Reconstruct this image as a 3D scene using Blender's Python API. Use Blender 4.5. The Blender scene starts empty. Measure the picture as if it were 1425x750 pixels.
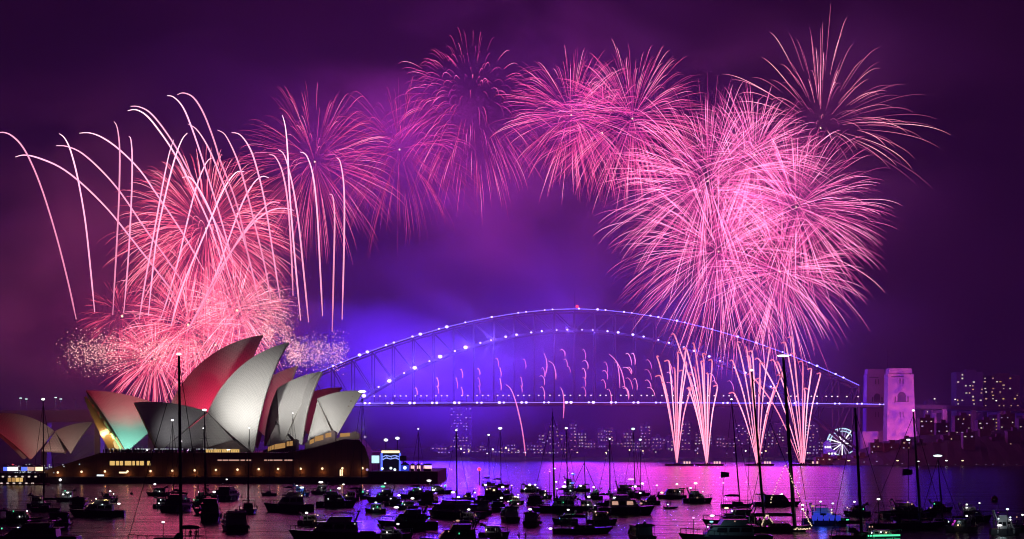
import bpy, math, random
from mathutils import Vector, Matrix
sc = bpy.context.scene
COL = sc.collection
PI = math.pi

# ------------------------------------------------------------------ camera
F = 2445.0        # focal length in photo pixels (photo is 1425 wide)
EYE = 16.0        # eye height above the harbour
YH = 616.0        # photo row of the horizon
cam_data = bpy.data.cameras.new('camera')
cam = bpy.data.objects.new('camera', cam_data)
COL.objects.link(cam)
cam.location = (0, 0, EYE)
cam.rotation_euler = (PI / 2, 0, 0)
cam_data.lens = 36.0 * F / 1425.0
cam_data.shift_y = (YH - 375.0) / 1425.0
cam_data.clip_end = 30000
sc.camera = cam
sc.view_settings.view_transform = 'Standard'
sc.view_settings.look = 'None'
sc.view_settings.exposure = 0.0
sc.view_settings.gamma = 1.0
sc.cycles.use_denoising = True
sc.cycles.filter_width = 1.1
sc.cycles.volume_bounces = 0
sc.cycles.volume_step_rate = 1.6
sc.cycles.max_bounces = 5
sc.cycles.diffuse_bounces = 2
sc.cycles.glossy_bounces = 3
sc.cycles.sample_clamp_indirect = 4.0


def at(px, py, Y):
    return Vector(((px - 712.5) / F * Y, Y, EYE - (py - YH) / F * Y))


def depth_of(wl):
    return EYE * F / (wl - YH)


# ------------------------------------------------------------------ night sky
world = bpy.data.worlds.new('World')
sc.world = world
world.use_nodes = True
nt = world.node_tree
nt.nodes.clear()
N, L = nt.nodes, nt.links
out = N.new('ShaderNodeOutputWorld')
bg1 = N.new('ShaderNodeBackground'); bg2 = N.new('ShaderNodeBackground'); addb = N.new('ShaderNodeAddShader')
sky = N.new('ShaderNodeTexSky'); sky.sky_type = 'NISHITA'; sky.sun_disc = False
sky.sun_elevation = math.radians(-6); sky.sun_rotation = math.radians(250)
L.new(sky.outputs[0], bg1.inputs[0]); bg1.inputs[1].default_value = 0.02
tc = N.new('ShaderNodeTexCoord')
mp = N.new('ShaderNodeMapping'); mp.inputs['Scale'].default_value = (1.0, 1.0, 2.4)
nz = N.new('ShaderNodeTexNoise'); nz.inputs['Scale'].default_value = 9.0; nz.inputs['Detail'].default_value = 6.0
nz.inputs['Roughness'].default_value = 0.5; nz.inputs['Distortion'].default_value = 0.6
rp = N.new('ShaderNodeValToRGB')
rp.color_ramp.elements[0].position = 0.36; rp.color_ramp.elements[0].color = (0.0030, 0.0006, 0.0100, 1)
rp.color_ramp.elements[1].position = 0.72; rp.color_ramp.elements[1].color = (0.062, 0.007, 0.070, 1)
L.new(tc.outputs['Generated'], mp.inputs[0]); L.new(mp.outputs[0], nz.inputs['Vector'])
L.new(nz.outputs[0], rp.inputs[0]); L.new(rp.outputs[0], bg2.inputs[0]); bg2.inputs[1].default_value = 0.12
L.new(bg1.outputs[0], addb.inputs[0]); L.new(bg2.outputs[0], addb.inputs[1]); L.new(addb.outputs[0], out.inputs[0])


# ------------------------------------------------------------------ lights of the place, plus added haze fills
def point(name, p, col, e, r):
    l = bpy.data.lights.new(name, 'POINT'); l.color = col; l.energy = e; l.shadow_soft_size = r
    o = bpy.data.objects.new(name, l); o.location = p; COL.objects.link(o); return o


def spot(name, p, tgt, col, e, deg, blend=0.6, r=1.5):
    l = bpy.data.lights.new(name, 'SPOT'); l.color = col; l.energy = e; l.shadow_soft_size = r
    l.spot_size = math.radians(deg); l.spot_blend = blend
    o = bpy.data.objects.new(name, l); o.location = p
    o.rotation_euler = (Vector(tgt) - Vector(p)).to_track_quat('-Z', 'Y').to_euler()
    COL.objects.link(o); return o


PINK, ROSE, BLUE, MAG = (1, .06, .66), (1, .07, .26), (.085, .012, 1), (1, .05, .26)
for px, py, e in ((985, 250, 1.7e5), (1095, 290, 1.4e5), (1005, 365, 1.7e5), (1075, 390, .8e5)):
    point('firework_light', at(px, py, 1350), PINK, e, 40)
for px, py, e in ((870, 165, 1.6e5), (790, 170, 1.4e5), (655, 150, 2.2e5), (560, 190, 1.8e5), (440, 200, 1.8e5)):
    point('firework_light', at(px, py, 1330), (.9, .06, .90), e, 30)
for px, py, e, Y in ((285, 330, 1.2e5, 960), (235, 480, 1.7e5, 1010), (320, 440, 1.5e5, 1000)):
    point('firework_light', at(px, py, Y), ROSE, e, 25)
for px, py, e in ((490, 515, 1.0e6), (560, 505, 1.3e6), (650, 485, 8e5), (620, 540, 1.2e6), (740, 460, 5e5), (860, 475, 4e5), (1010, 500, 2.4e5), (1130, 555, 2.6e5), (1345, 590, .7e5), (560, 560, 1.0e5), (800, 560, 2.0e5)):
    point('arch_haze_fill', at(px, py, 1610), BLUE, e, 50)  # added blue fill lamps behind the arch, colouring the haze
point('right_shore_fill', at(1290, 580, 1490), BLUE, .5e5, 20)  # added blue fill for the haze over the right shore
for px, py, e in ((942, 590, .5e5), (984, 592, .5e5), (1054, 588, .55e5), (1118, 590, .5e5)):
    point('fountain_light', at(px, py, 1222), MAG, e, 30)
for px, py, e in ((690, 330, 2.2e5), (800, 590, .8e5), (880, 575, 1.1e5), (1010, 565, 1.1e5), (1085, 575, .4e5)):
    point('magenta_haze_fill', at(px, py, 1480), (1, .06, .85), e, 30)  # added magenta fills in mid air, away from the barges
for px, py, tx, ty in ((608, 500, 690, 520), (597, 468, 660, 420), (560, 560, 640, 620)):
    spot('search_light', at(px, py, 1540), at(tx, ty, 1500), (.12, .08, 1), 4e5, 16, .8, 1.5)


# ------------------------------------------------------------------ helpers
def tag(o, label=None, cat=None, group=None, kind=None):
    if label: o['label'] = label
    if cat: o['category'] = cat
    if group: o['group'] = group
    if kind: o['kind'] = kind
    return o


def empty(name, loc, rz=0.0):
    o = bpy.data.objects.new(name, None); COL.objects.link(o)
    o.location = loc; o.rotation_euler = (0, 0, rz); o.empty_display_size = 1
    return o


class MB:
    def __init__(s): s.v = []; s.f = []; s.m = []; s.h = []; s.uv = None

    def add(s, vs, fs, mi=0):
        b = len(s.v); s.v += [Vector(p) for p in vs]
        for f in fs: s.f.append(tuple(b + i for i in f)); s.m.append(mi)
        return s

    def box(s, c, d, mi=0, rz=0.0):
        M = Matrix.Rotation(rz, 3, 'Z'); c = Vector(c); vs = []
        for z in (-.5, .5):
            for x, y in ((-.5, -.5), (.5, -.5), (.5, .5), (-.5, .5)):
                vs.append(c + M @ Vector((x * d[0], y * d[1], z * d[2])))
        return s.add(vs, [(3, 2, 1, 0), (4, 5, 6, 7), (0, 1, 5, 4), (1, 2, 6, 5), (2, 3, 7, 6), (3, 0, 4, 7)], mi)

    def bar(s, p, q, w, h=None, mi=0):
        h = h or w; p = Vector(p); q = Vector(q); d = (q - p).normalized()
        up = Vector((0, 0, 1)) if abs(d.z) < .98 else Vector((0, 1, 0))
        a = d.cross(up).normalized() * w / 2; b = a.normalized().cross(d).normalized() * h / 2
        vs = [p - a - b, p + a - b, p + a + b, p - a + b, q - a - b, q + a - b, q + a + b, q - a + b]
        return s.add(vs, [(3, 2, 1, 0), (4, 5, 6, 7), (0, 1, 5, 4), (1, 2, 6, 5), (2, 3, 7, 6), (3, 0, 4, 7)], mi)

    def tube(s, pts, r, n=6, mi=0, heat=None):
        pts = [Vector(p) for p in pts]; k = len(pts); rr = r if isinstance(r, (list, tuple)) else [r] * k
        vs = []
        for i, p in enumerate(pts):
            d = (pts[min(i + 1, k - 1)] - pts[max(i - 1, 0)])
            d = d.normalized() if d.length > 1e-9 else Vector((0, 0, 1))
            up = Vector((0, 1, 0)) if abs(d.y) < .9 else Vector((1, 0, 0))
            a = d.cross(up).normalized(); b = d.cross(a)
            for j in range(n):
                t = 2 * PI * j / n; vs.append(p + (a * math.cos(t) + b * math.sin(t)) * rr[i])
        fs = []
        for i in range(k - 1):
            for j in range(n): fs.append((i * n + j, i * n + (j + 1) % n, (i + 1) * n + (j + 1) % n, (i + 1) * n + j))
        fs.append(tuple(range(n))[::-1]); fs.append(tuple((k - 1) * n + j for j in range(n)))
        if heat is not None:
            for h in heat: s.h += [h] * n
        return s.add(vs, fs, mi)

    def ball(s, c, r, mi=0, n=8, m=5):
        c = Vector(c); r = (r, r, r) if not isinstance(r, (tuple, list)) else r
        vs = [c + Vector((0, 0, r[2]))]
        for i in range(1, m):
            t = PI * i / m
            for j in range(n):
                a = 2 * PI * j / n; vs.append(c + Vector((r[0] * math.sin(t) * math.cos(a), r[1] * math.sin(t) * math.sin(a), r[2] * math.cos(t))))
        vs.append(c - Vector((0, 0, r[2]))); e = len(vs) - 1; fs = []
        for j in range(n):
            fs.append((0, 1 + j, 1 + (j + 1) % n)); fs.append((e, e - n + (j + 1) % n, e - n + j))
        for i in range(m - 2):
            for j in range(n): fs.append((1 + i * n + j, 1 + (i + 1) * n + j, 1 + (i + 1) * n + (j + 1) % n, 1 + i * n + (j + 1) % n))
        return s.add(vs, fs, mi)

    def prism(s, poly, y0, y1, mi=0):      # poly in (x, z), extruded in y
        n = len(poly); vs = [(x, y0, z) for x, z in poly] + [(x, y1, z) for x, z in poly]
        return s.add(vs, [tuple(range(n)), tuple(range(2 * n - 1, n - 1, -1))] + [(i, i + n, (i + 1) % n + n, (i + 1) % n) for i in range(n)], mi)

    def frustum(s, z0, a, z1, b, mi=0):    # a, b = (x0, x1, y0, y1)
        vs = [(a[0], a[2], z0), (a[1], a[2], z0), (a[1], a[3], z0), (a[0], a[3], z0), (b[0], b[2], z1), (b[1], b[2], z1), (b[1], b[3], z1), (b[0], b[3], z1)]
        return s.add(vs, [(3, 2, 1, 0), (4, 5, 6, 7), (0, 1, 5, 4), (1, 2, 6, 5), (2, 3, 7, 6), (3, 0, 4, 7)], mi)

    def build(s, name, mats, parent=None, loc=None, smooth=False, rz=0.0):
        me = bpy.data.meshes.new(name); me.from_pydata([tuple(v) for v in s.v], [], s.f)
        for m in (mats if isinstance(mats, (list, tuple)) else [mats]): me.materials.append(m)
        if any(s.m): me.polygons.foreach_set('material_index', s.m)
        if smooth: me.polygons.foreach_set('use_smooth', [True] * len(s.f))
        if s.h:
            a = me.attributes.new('burn', 'FLOAT', 'POINT'); a.data.foreach_set('value', s.h)
        if s.uv:
            ul = me.uv_layers.new(name='UVMap')
            for lp in me.loops: ul.data[lp.index].uv = s.uv[lp.vertex_index]
        me.update()
        o = bpy.data.objects.new(name, me); COL.objects.link(o)
        if parent: o.parent = parent
        if loc is not None: o.location = loc
        if rz: o.rotation_euler = (0, 0, rz)
        return o


def dup(o, parent=None, loc=None, rz=None):
    c = o.copy(); COL.objects.link(c); c.parent = parent
    if loc is not None: c.location = loc
    if rz is not None: c.rotation_euler = (0, 0, rz)
    return c


# ------------------------------------------------------------------ materials
def pbr(name, col, rough=.6, metal=0.0, noise=0.0, scale=1.0, bump=0.0, coat=0.0):
    m = bpy.data.materials.new(name); m.use_nodes = True; n = m.node_tree.nodes; l = m.node_tree.links
    p = n['Principled BSDF']; p.inputs['Base Color'].default_value = (*col, 1); p.inputs['Roughness'].default_value = rough
    p.inputs['Metallic'].default_value = metal; p.inputs['Coat Weight'].default_value = coat
    if noise or bump:
        t = n.new('ShaderNodeTexCoord'); z = n.new('ShaderNodeTexNoise'); z.inputs['Scale'].default_value = scale; z.inputs['Detail'].default_value = 5
        l.new(t.outputs['Object'], z.inputs['Vector'])
        r = n.new('ShaderNodeValToRGB')
        r.color_ramp.elements[0].position = .3; r.color_ramp.elements[0].color = tuple(c * (1 - noise) for c in col) + (1,)
        r.color_ramp.elements[1].position = .7; r.color_ramp.elements[1].color = tuple(min(1, c * (1 + noise)) for c in col) + (1,)
        l.new(z.outputs[0], r.inputs[0]); l.new(r.outputs[0], p.inputs['Base Color'])
        if bump:
            b = n.new('ShaderNodeBump'); b.inputs['Strength'].default_value = bump; b.inputs['Distance'].default_value = .1
            l.new(z.outputs[0], b.inputs['Height']); l.new(b.outputs[0], p.inputs['Normal'])
    return m


def glow(name, col, st, sampling='NONE'):
    m = bpy.data.materials.new(name); m.use_nodes = True; n = m.node_tree.nodes; n.clear()
    o = n.new('ShaderNodeOutputMaterial'); e = n.new('ShaderNodeEmission')
    e.inputs[0].default_value = (*col, 1); e.inputs[1].default_value = st
    m.node_tree.links.new(e.outputs[0], o.inputs[0]); m.cycles.emission_sampling = sampling
    return m


def spark(name, cold, hot, st):
    """burning stars: 'heat' is how bright the star burns at that point of its flight"""
    m = bpy.data.materials.new(name); m.use_nodes = True; n = m.node_tree.nodes; n.clear(); l = m.node_tree.links
    o = n.new('ShaderNodeOutputMaterial'); e = n.new('ShaderNodeEmission'); a = n.new('ShaderNodeAttribute'); a.attribute_name = 'burn'
    r = n.new('ShaderNodeValToRGB'); r.color_ramp.elements[0].color = (*cold, 1); r.color_ramp.elements[1].color = (*hot, 1)
    r.color_ramp.elements[0].position = .1; r.color_ramp.elements[1].position = .84
    w3 = r.color_ramp.elements.new(1.0); w3.color = tuple(min(1, c * .80 + .20) for c in hot) + (1,)
    k = n.new('ShaderNodeMath'); k.operation = 'MULTIPLY'; k.inputs[1].default_value = st
    l.new(a.outputs['Fac'], r.inputs[0]); l.new(r.outputs[0], e.inputs[0]); l.new(a.outputs['Fac'], k.inputs[0]); l.new(k.outputs[0], e.inputs[1])
    df = n.new('ShaderNodeBsdfDiffuse'); df.inputs[0].default_value = (.35, .22, .26, 1); ad = n.new('ShaderNodeAddShader')
    l.new(e.outputs[0], ad.inputs[0]); l.new(df.outputs[0], ad.inputs[1]); l.new(ad.outputs[0], o.inputs[0]); m.cycles.emission_sampling = 'NONE'
    return m


def tiles(name, col):
    """cream ceramic sail tiles: chevron panel joints along the ribs"""
    m = pbr(name, col, .38); n = m.node_tree.nodes; l = m.node_tree.links; p = n['Principled BSDF']
    t = n.new('ShaderNodeTexCoord'); b = n.new('ShaderNodeTexBrick')
    b.inputs['Color1'].default_value = (*[c * 1.03 for c in col], 1); b.inputs['Color2'].default_value = (*[c * .95 for c in col], 1)
    b.inputs['Mortar'].default_value = (*[c * .62 for c in col], 1); b.inputs['Scale'].default_value = 1
    b.inputs['Mortar Size'].default_value = .06; b.inputs['Brick Width'].default_value = 1.0; b.inputs['Row Height'].default_value = 1.0
    b.inputs['Mortar Smooth'].default_value = .3; b.offset = .5
    l.new(t.outputs['UV'], b.inputs['Vector']); l.new(b.outputs[0], p.inputs['Base Color'])
    return m


def panels(name, col, bw, rh):
    m = pbr(name, col, .7); n = m.node_tree.nodes; l = m.node_tree.links; p = n['Principled BSDF']
    t = n.new('ShaderNodeTexCoord'); mpn = n.new('ShaderNodeMapping'); mpn.inputs['Rotation'].default_value = (PI / 2, 0, 0)
    b = n.new('ShaderNodeTexBrick')
    b.inputs['Color1'].default_value = (*col, 1); b.inputs['Color2'].default_value = (*[c * .75 for c in col], 1); b.inputs['Mortar'].default_value = (*[c * .35 for c in col], 1)
    b.inputs['Scale'].default_value = 1; b.inputs['Mortar Size'].default_value = .06; b.inputs['Brick Width'].default_value = bw; b.inputs['Row Height'].default_value = rh; b.offset = 0
    l.new(t.outputs['Object'], mpn.inputs[0]); l.new(mpn.outputs[0], b.inputs['Vector']); l.new(b.outputs[0], p.inputs['Base Color'])
    return m


M = dict(
    steel=pbr('bridge_steel', (.018, .018, .022), .55, .3, .25, .4),
    road=pbr('asphalt', (.05, .05, .052), .9, 0, .2, .5),
    sail=tiles('cream_sail_tiles', (.72, .70, .66)),
    concrete=pbr('rib_concrete', (.38, .35, .32), .8, 0, .15, .3),
    granite=panels('red_granite_panels', (.19, .085, .055), 2.4, 4.6),
    granite2=pbr('red_granite_paving', (.12, .06, .045), .8, 0, .2, .4),
    seawall=pbr('seawall_stone', (.09, .06, .055), .85, 0, .3, .8, .4),
    bronze=pbr('bronze_mullion', (.22, .14, .06), .4, .8),
    dark=pbr('dark_frame', (.03, .03, .032), .6, 0, .2, 1),
    hullw=pbr('white_gelcoat', (.55, .55, .56), .3, 0, .08, .6, 0, .3),
    hulln=pbr('navy_gelcoat', (.02, .025, .05), .3, 0, .2, .6, 0, .3),
    hullg=pbr('grey_gelcoat', (.12, .12, .13), .35, 0, .2, .6),
    teak=pbr('teak_deck', (.16, .09, .05), .75, 0, .25, 3),
    canvas=pbr('navy_canvas', (.025, .03, .05), .9, 0, .25, 2),
    canvas2=pbr('grey_canvas', (.10, .10, .11), .9, 0, .25, 2),
    bluecanvas=pbr('blue_canvas', (.04, .09, .4), .9, 0, .2, 2),
    glass=pbr('tinted_glass', (.012, .014, .018), .08),
    alu=pbr('aluminium_spar', (.10, .10, .11), .4, .7),
    steelrail=pbr('stainless_rail', (.3, .3, .32), .25, 1),
    orange=pbr('orange_plastic', (.5, .05, .02), .5, 0, .15, 1),
    stone=pbr('pylon_granite', (.27, .25, .235), .8, 0, .14, .12, .3),
    block=pbr('rendered_block', (.10, .09, .09), .8, 0, .25, .08),
    block2=pbr('brick_block', (.08, .05, .045), .85, 0, .25, .08),
    hill=pbr('wooded_ground', (.012, .016, .011), .95, 0, .4, .05),
    flag=pbr('dark_flag_cloth', (.03, .03, .09), .9, 0, .2, 1),
    skin=pbr('dark_clothes', (.035, .03, .04), .9, 0, .3, 3),
    tent=pbr('white_marquee', (.7, .7, .72), .8),
    white=glow('white_lamp', (1, .96, .98), 2.6),
    cool=glow('cool_lamp', (.75, .93, 1), 1.9),
    warm=glow('warm_lamp', (1, .72, .42), 2.0),
    gold=glow('lit_gold_window', (1, .62, .20), .85),
    goldsoft=glow('lit_foyer_window', (1, .52, .17), .45),
    dimwin=glow('lit_small_window', (1, .80, .72), .75),
    dimwin2=glow('lit_warm_window', (1, .55, .42), .60),
    violetwin=glow('lit_violet_window', (.72, .50, 1), .65),
    bluel=glow('blue_lamp', (.10, .16, 1), 1.6),
    bluesoft=glow('blue_saloon_light', (.05, .07, 1), .55),
    teal=glow('teal_saloon_light', (.35, .85, 1), 1.0),
    green=glow('green_lamp', (.10, 1, .45), 1.3),
    red=glow('red_lamp', (1, .05, .10), 1.8),
    screen=glow('lit_screen', (.55, .85, 1), 1.3),
    pinkl=glow('pink_lamp', (1, .45, .95), 1.6),
    bulb=glow('bridge_floodlight', (.36, .26, 1), 5.6),
    strip=glow('bridge_strip_light', (.17, .11, 1), 3.0),
    trail_pink=spark('pink_stars', (.40, .015, .16), (1, .14, .42), 3.0),
    trail_rose=spark('rose_pink_stars', (.40, .012, .13), (1, .10, .30), 2.8),
    trail_red=spark('rose_stars', (.42, .012, .09), (1, .10, .22), 2.2),
    trail_peach=spark('peach_stars', (.48, .03, .20), (1, .26, .36), 2.8),
    trail_comet=spark('white_comet', (1, .16, .42), (1, .46, .66), 2.3),
    trail_peach2=spark('fountain_stars', (1, .10, .30), (1, .36, .52), 2.3),
    trail_gold=spark('gold_crackle', (1, .25, .34), (1, .66, .56), 4.0),
    core=glow('star_core', (1, .80, .55), 1.8),
)

# ------------------------------------------------------------------ water, land, haze
w = MB(); w.add([(-6000, -50, 0), (6000, -50, 0), (6000, 9000, 0), (-6000, 9000, 0)], [(0, 1, 2, 3)])
wm = bpy.data.materials.new('harbour_water'); wm.use_nodes = True; n = wm.node_tree.nodes; l = wm.node_tree.links
p = n['Principled BSDF']; p.inputs['Base Color'].default_value = (.006, .007, .012, 1); p.inputs['Roughness'].default_value = .18; p.inputs['IOR'].default_value = 1.33; p.inputs['Specular IOR Level'].default_value = .26
t = n.new('ShaderNodeTexCoord')
prev = None
for sx, sc_, dist in (((.30, 1.0, 1), .50, 1.3), ((.28, 1.0, 1), .17, 3.2), ((.35, 1.0, 1), .05, 8.0)):
    mpn = n.new('ShaderNodeMapping'); mpn.inputs['Scale'].default_value = sx
    z = n.new('ShaderNodeTexNoise'); z.inputs['Scale'].default_value = sc_; z.inputs['Detail'].default_value = 4; z.inputs['Roughness'].default_value = .6
    b = n.new('ShaderNodeBump'); b.inputs['Strength'].default_value = .6; b.inputs['Distance'].default_value = dist
    l.new(t.outputs['Object'], mpn.inputs[0]); l.new(mpn.outputs[0], z.inputs['Vector']); l.new(z.outputs[0], b.inputs['Height'])
    if prev: l.new(prev.outputs[0], b.inputs['Normal'])
    prev = b
l.new(prev.outputs[0], p.inputs['Normal'])
tag(w.build('water', wm), kind='structure')

h = MB()
hb = [(-1400, -60, -1.5), (1500, -60, -1.5), (1500, 2900, -1.5), (-1400, 2900, -1.5)]
h.add(hb + [(x, y, 470) for x, y, z in hb], [(3, 2, 1, 0), (4, 5, 6, 7), (0, 1, 5, 4), (1, 2, 6, 5), (2, 3, 7, 6), (3, 0, 4, 7)])
hm = bpy.data.materials.new('firework_haze'); hm.use_nodes = True; n = hm.node_tree.nodes; n.clear()
o_ = n.new('ShaderNodeOutputMaterial'); v_ = n.new('ShaderNodeVolumePrincipled'); v_.inputs['Density'].default_value = .00017; v_.inputs['Color'].default_value = (.92, .92, .92, 1)
hm.node_tree.links.new(v_.outputs[0], o_.inputs['Volume'])
tag(h.build('haze', hm), kind='stuff')


def smoke(name, x0, x1, y0, y1, z0, z1, dens, scale, cover, seed, lab):
    mb = MB(); c = Vector(((x0 + x1) / 2, (y0 + y1) / 2, (z0 + z1) / 2)); mb.box((0, 0, 0), (x1 - x0, y1 - y0, z1 - z0))
    m = bpy.data.materials.new(name); m.use_nodes = True; n = m.node_tree.nodes; n.clear(); l = m.node_tree.links
    o = n.new('ShaderNodeOutputMaterial'); v = n.new('ShaderNodeVolumePrincipled'); v.inputs['Color'].default_value = (.9, .9, .9, 1)
    t = n.new('ShaderNodeTexCoord'); mpn = n.new('ShaderNodeMapping'); mpn.inputs['Location'].default_value = (seed, seed * 2.3, 0); mpn.inputs['Scale'].default_value = (.7, .7, 1.25)
    z = n.new('ShaderNodeTexNoise'); z.inputs['Scale'].default_value = scale; z.inputs['Detail'].default_value = 4; z.inputs['Distortion'].default_value = .5
    r = n.new('ShaderNodeMapRange'); r.inputs['From Min'].default_value = cover; r.inputs['From Max'].default_value = cover + .28
    g = n.new('ShaderNodeTexGradient'); g.gradient_type = 'SPHERICAL'; mg = n.new('ShaderNodeMapping'); mg.inputs['Scale'].default_value = (2 / (x1 - x0), 2 / (y1 - y0), 2 / (z1 - z0))
    k = n.new('ShaderNodeMath'); k.operation = 'MULTIPLY'; k2 = n.new('ShaderNodeMath'); k2.operation = 'MULTIPLY'; k2.inputs[1].default_value = dens
    l.new(t.outputs['Object'], mpn.inputs[0]); l.new(mpn.outputs[0], z.inputs['Vector']); l.new(z.outputs[0], r.inputs['Value'])
    l.new(t.outputs['Object'], mg.inputs[0]); l.new(mg.outputs[0], g.inputs[0]); l.new(r.outputs[0], k.inputs[0]); l.new(g.outputs[1], k.inputs[1])
    l.new(k.outputs[0], k2.inputs[0]); l.new(k2.outputs[0], v.inputs['Density']); l.new(v.outputs[0], o.inputs['Volume'])
    return tag(mb.build(name, m, None, c), lab, 'smoke', None, 'stuff')


smoke('smoke', -400, 420, 1440, 1760, 0, 215, .0078, .0085, .45, 3, 'drifting smoke lit blue and violet around the left half of the bridge')
smoke('smoke', -330, 420, 1250, 1500, 95, 450, .0085, .0095, .48, 17, 'drifting smoke lit magenta along the chain of bursts')
smoke('smoke', -430, -80, 890, 1130, 8, 235, .012, .018, .42, 9, 'thick firework smoke glowing rose behind the white sails')


def land(name, pts, y0, y1, seed):
    """a wooded rise: ridge of (px, row) at depth y0, falling to the shore in front"""
    rnd = random.Random(seed); mb = MB(); xs = []; rows = 6
    fine = []
    for (a, ya), (b, yb) in zip(pts, pts[1:]):
        k = max(2, int(abs(b - a) / 8))
        for i in range(k): fine.append((a + (b - a) * i / k, ya + (yb - ya) * i / k))
    fine.append(pts[-1])
    n = len(fine); vs = []
    for r in range(rows):
        f = r / (rows - 1)
        for px, py in fine:
            top = at(px, py, y0).z; x = (px - 712.5) / F * y0
            zz = -1 + (top + 1) * math.sin(f * PI / 2) + rnd.uniform(-.6, .8) * (f > 0)
            vs.append((x, y1 + (y0 - y1) * f, zz))
    for px, py in fine: vs.append(((px - 712.5) / F * y0, y0 + 150, -1))
    fs = [(r * n + i, r * n + i + 1, (r + 1) * n + i + 1, (r + 1) * n + i) for r in range(rows) for i in range(n - 1)]
    mb.add(vs, fs); return tag(mb.build(name, M['hill'], smooth=False), kind='structure')


land('far_shore_hills', [(380, 630), (520, 626), (620, 622), (700, 626), (800, 620), (900, 612), (1000, 612), (1120, 616), (1230, 622)], 2150, 1900, 1)
land('near_shore_hills', [(1130, 640), (1180, 632), (1230, 614), (1290, 606), (1360, 600), (1480, 596)], 1340, 1235, 2)
land('west_shore_hills', [(-260, 604), (0, 606), (120, 606), (300, 612), (470, 622), (500, 632)], 1500, 1380, 3)

# ------------------------------------------------------------------ harbour bridge
BX, BY, HS = 56.0, 1565.0, 253.0


def up_h(u): return 134 - 68 * abs(u) ** 1.8
def lo_h(u): return 116 - 107 * abs(u) ** 2
def deck_h(x): return 52.5 - 1.2 * abs(x / HS) ** 1.5 - max(0, x - HS) * .022 - max(0, -x - HS) * .022


bridge = empty('arch_bridge', (BX, BY, 0))
tag(bridge, 'steel arch bridge strung with violet lights across the harbour', 'bridge')
NP = 28
for yy in (0.0, 30.0):
    mb = MB()
    for i in range(NP):
        u0, u1 = -1 + 2 * i / NP, -1 + 2 * (i + 1) / NP
        a, b = Vector((u0 * HS, yy, up_h(u0))), Vector((u1 * HS, yy, up_h(u1)))
        c, d = Vector((u0 * HS, yy, lo_h(u0))), Vector((u1 * HS, yy, lo_h(u1)))
        mb.bar(a, b, 1.7, 1.5); mb.bar(c, d, 1.8, 1.9); mb.bar(a, c, 1.1, 1.1)
        if i < NP / 2: mb.bar(a, d, .9, .9)
        else: mb.bar(c, b, .9, .9)
    mb.bar((HS, yy, up_h(1)), (HS, yy, lo_h(1)), 1.1, 1.1)
    mb.build('arch_truss', M['steel'], bridge)
for i in range(0, NP + 1):
    u = -1 + 2 * i / NP
    for hh in (up_h(u), lo_h(u)):
        if abs(hh - deck_h(0)) > 5: MB().bar((u * HS, .8, hh), (u * HS, 29.2, hh), .7, .7).build('cross_brace', M['steel'], bridge)
for i in range(1, NP):
    u = -1 + 2 * i / NP; hh = lo_h(u)
    if hh > deck_h(u * HS) + 3:
        for yy in (0.0, 30.0): MB().bar((u * HS, yy, hh - .9), (u * HS, yy, deck_h(u * HS) + .3), .6, .6).build('hanger', M['steel'], bridge)
mb = MB(); xs = [-620 + 20 * i for i in range(83)]
for a, b in zip(xs, xs[1:]):
    za, zb = deck_h(a), deck_h(b)
    mb.add([(a, -9.5, za - 3.4), (b, -9.5, zb - 3.4), (b, 39.5, zb - 3.4), (a, 39.5, za - 3.4), (a, -9.5, za), (b, -9.5, zb), (b, 39.5, zb), (a, 39.5, za)],
           [(3, 2, 1, 0), (4, 5, 6, 7), (0, 1, 5, 4), (2, 3, 7, 6)])
mb.build('deck', M['road'], bridge)
mb = MB()
for a, b in zip(xs, xs[1:]): mb.bar((a, -9.3, deck_h(a) + 1.4), (b, -9.3, deck_h(b) + 1.4), .16, .16); mb.bar((a, -9.3, deck_h(a)), (a, -9.3, deck_h(a) + 1.4), .12, .12)
mb.build('deck_railing', M['steel'], bridge)
mb = MB()
for a, b in zip(xs, xs[1:]):
    if -HS - 10 < a < HS + 40: mb.bar((a, -9.75, deck_h(a) - .9), (b, -9.75, deck_h(b) - .9), .3, .6)
mb.build('deck_strip_light', M['strip'], bridge)
mb = MB()
for i in range(56):
    u0, u1 = -1 + i / 28, -1 + (i + 1) / 28
    mb.bar((u0 * HS, -1.1, up_h(u0) + 1.1), (u1 * HS, -1.1, up_h(u1) + 1.1), .36, .55)
mb.build('arch_strip_light', M['strip'], bridge)
rb = random.Random(5)
big = MB().ball((0, 0, 0), (1.5, 1.0, 1.2), 0).build('floodlight', M['bulb'], bridge, (0, -1.8, up_h(0) + 1.3))
first = True


def put_bulb(x, y, z, s, name=None):
    global first
    if first: o = big; o.location = (x, y, z); first = False
    else: o = dup(big, bridge, (x, y, z))
    if name: o.name = name
    s *= .88; o.scale = (s, s, s); return o


for i in range(0, 21):                      # pairs on the top chord
    u = -.93 + 1.86 * i / 20
    for dx in (-3.4, 3.6):
        if rb.random() < .93:
            uu = u + dx / HS; put_bulb(uu * HS, -1.9, up_h(uu) + 1.3, rb.choice((.55, .7, .85, 1.05)) * (1.15 if u < -.2 else .85))
for i in range(0, 18):                      # on the bottom chord
    u = -.76 + 1.52 * i / 17
    for k, dx in enumerate((-5, 4.5)):
        uu = u + dx / HS; s = (1.5 if k else .7) if u < -.35 else rb.choice((.6, .75, .95))
        put_bulb(uu * HS, -2.2, lo_h(uu) + .6, s)
        if k: point('chord_light', (BX + uu * HS, BY - 18, lo_h(uu) + .6), (.14, .07, 1), 1.25e5 if u < -.3 else 4e4, .8)
for i in range(-15, 17):
    x = i * 19.8 - 6
    if x > HS + 40: continue
    for dx in (-1.8, 2.2): put_bulb(x + dx, -10.2, deck_h(x) - .8, rb.choice((.7, .85, 1.0)) * (1.1 if x < 60 else .8), 'deck_lamp')
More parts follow.
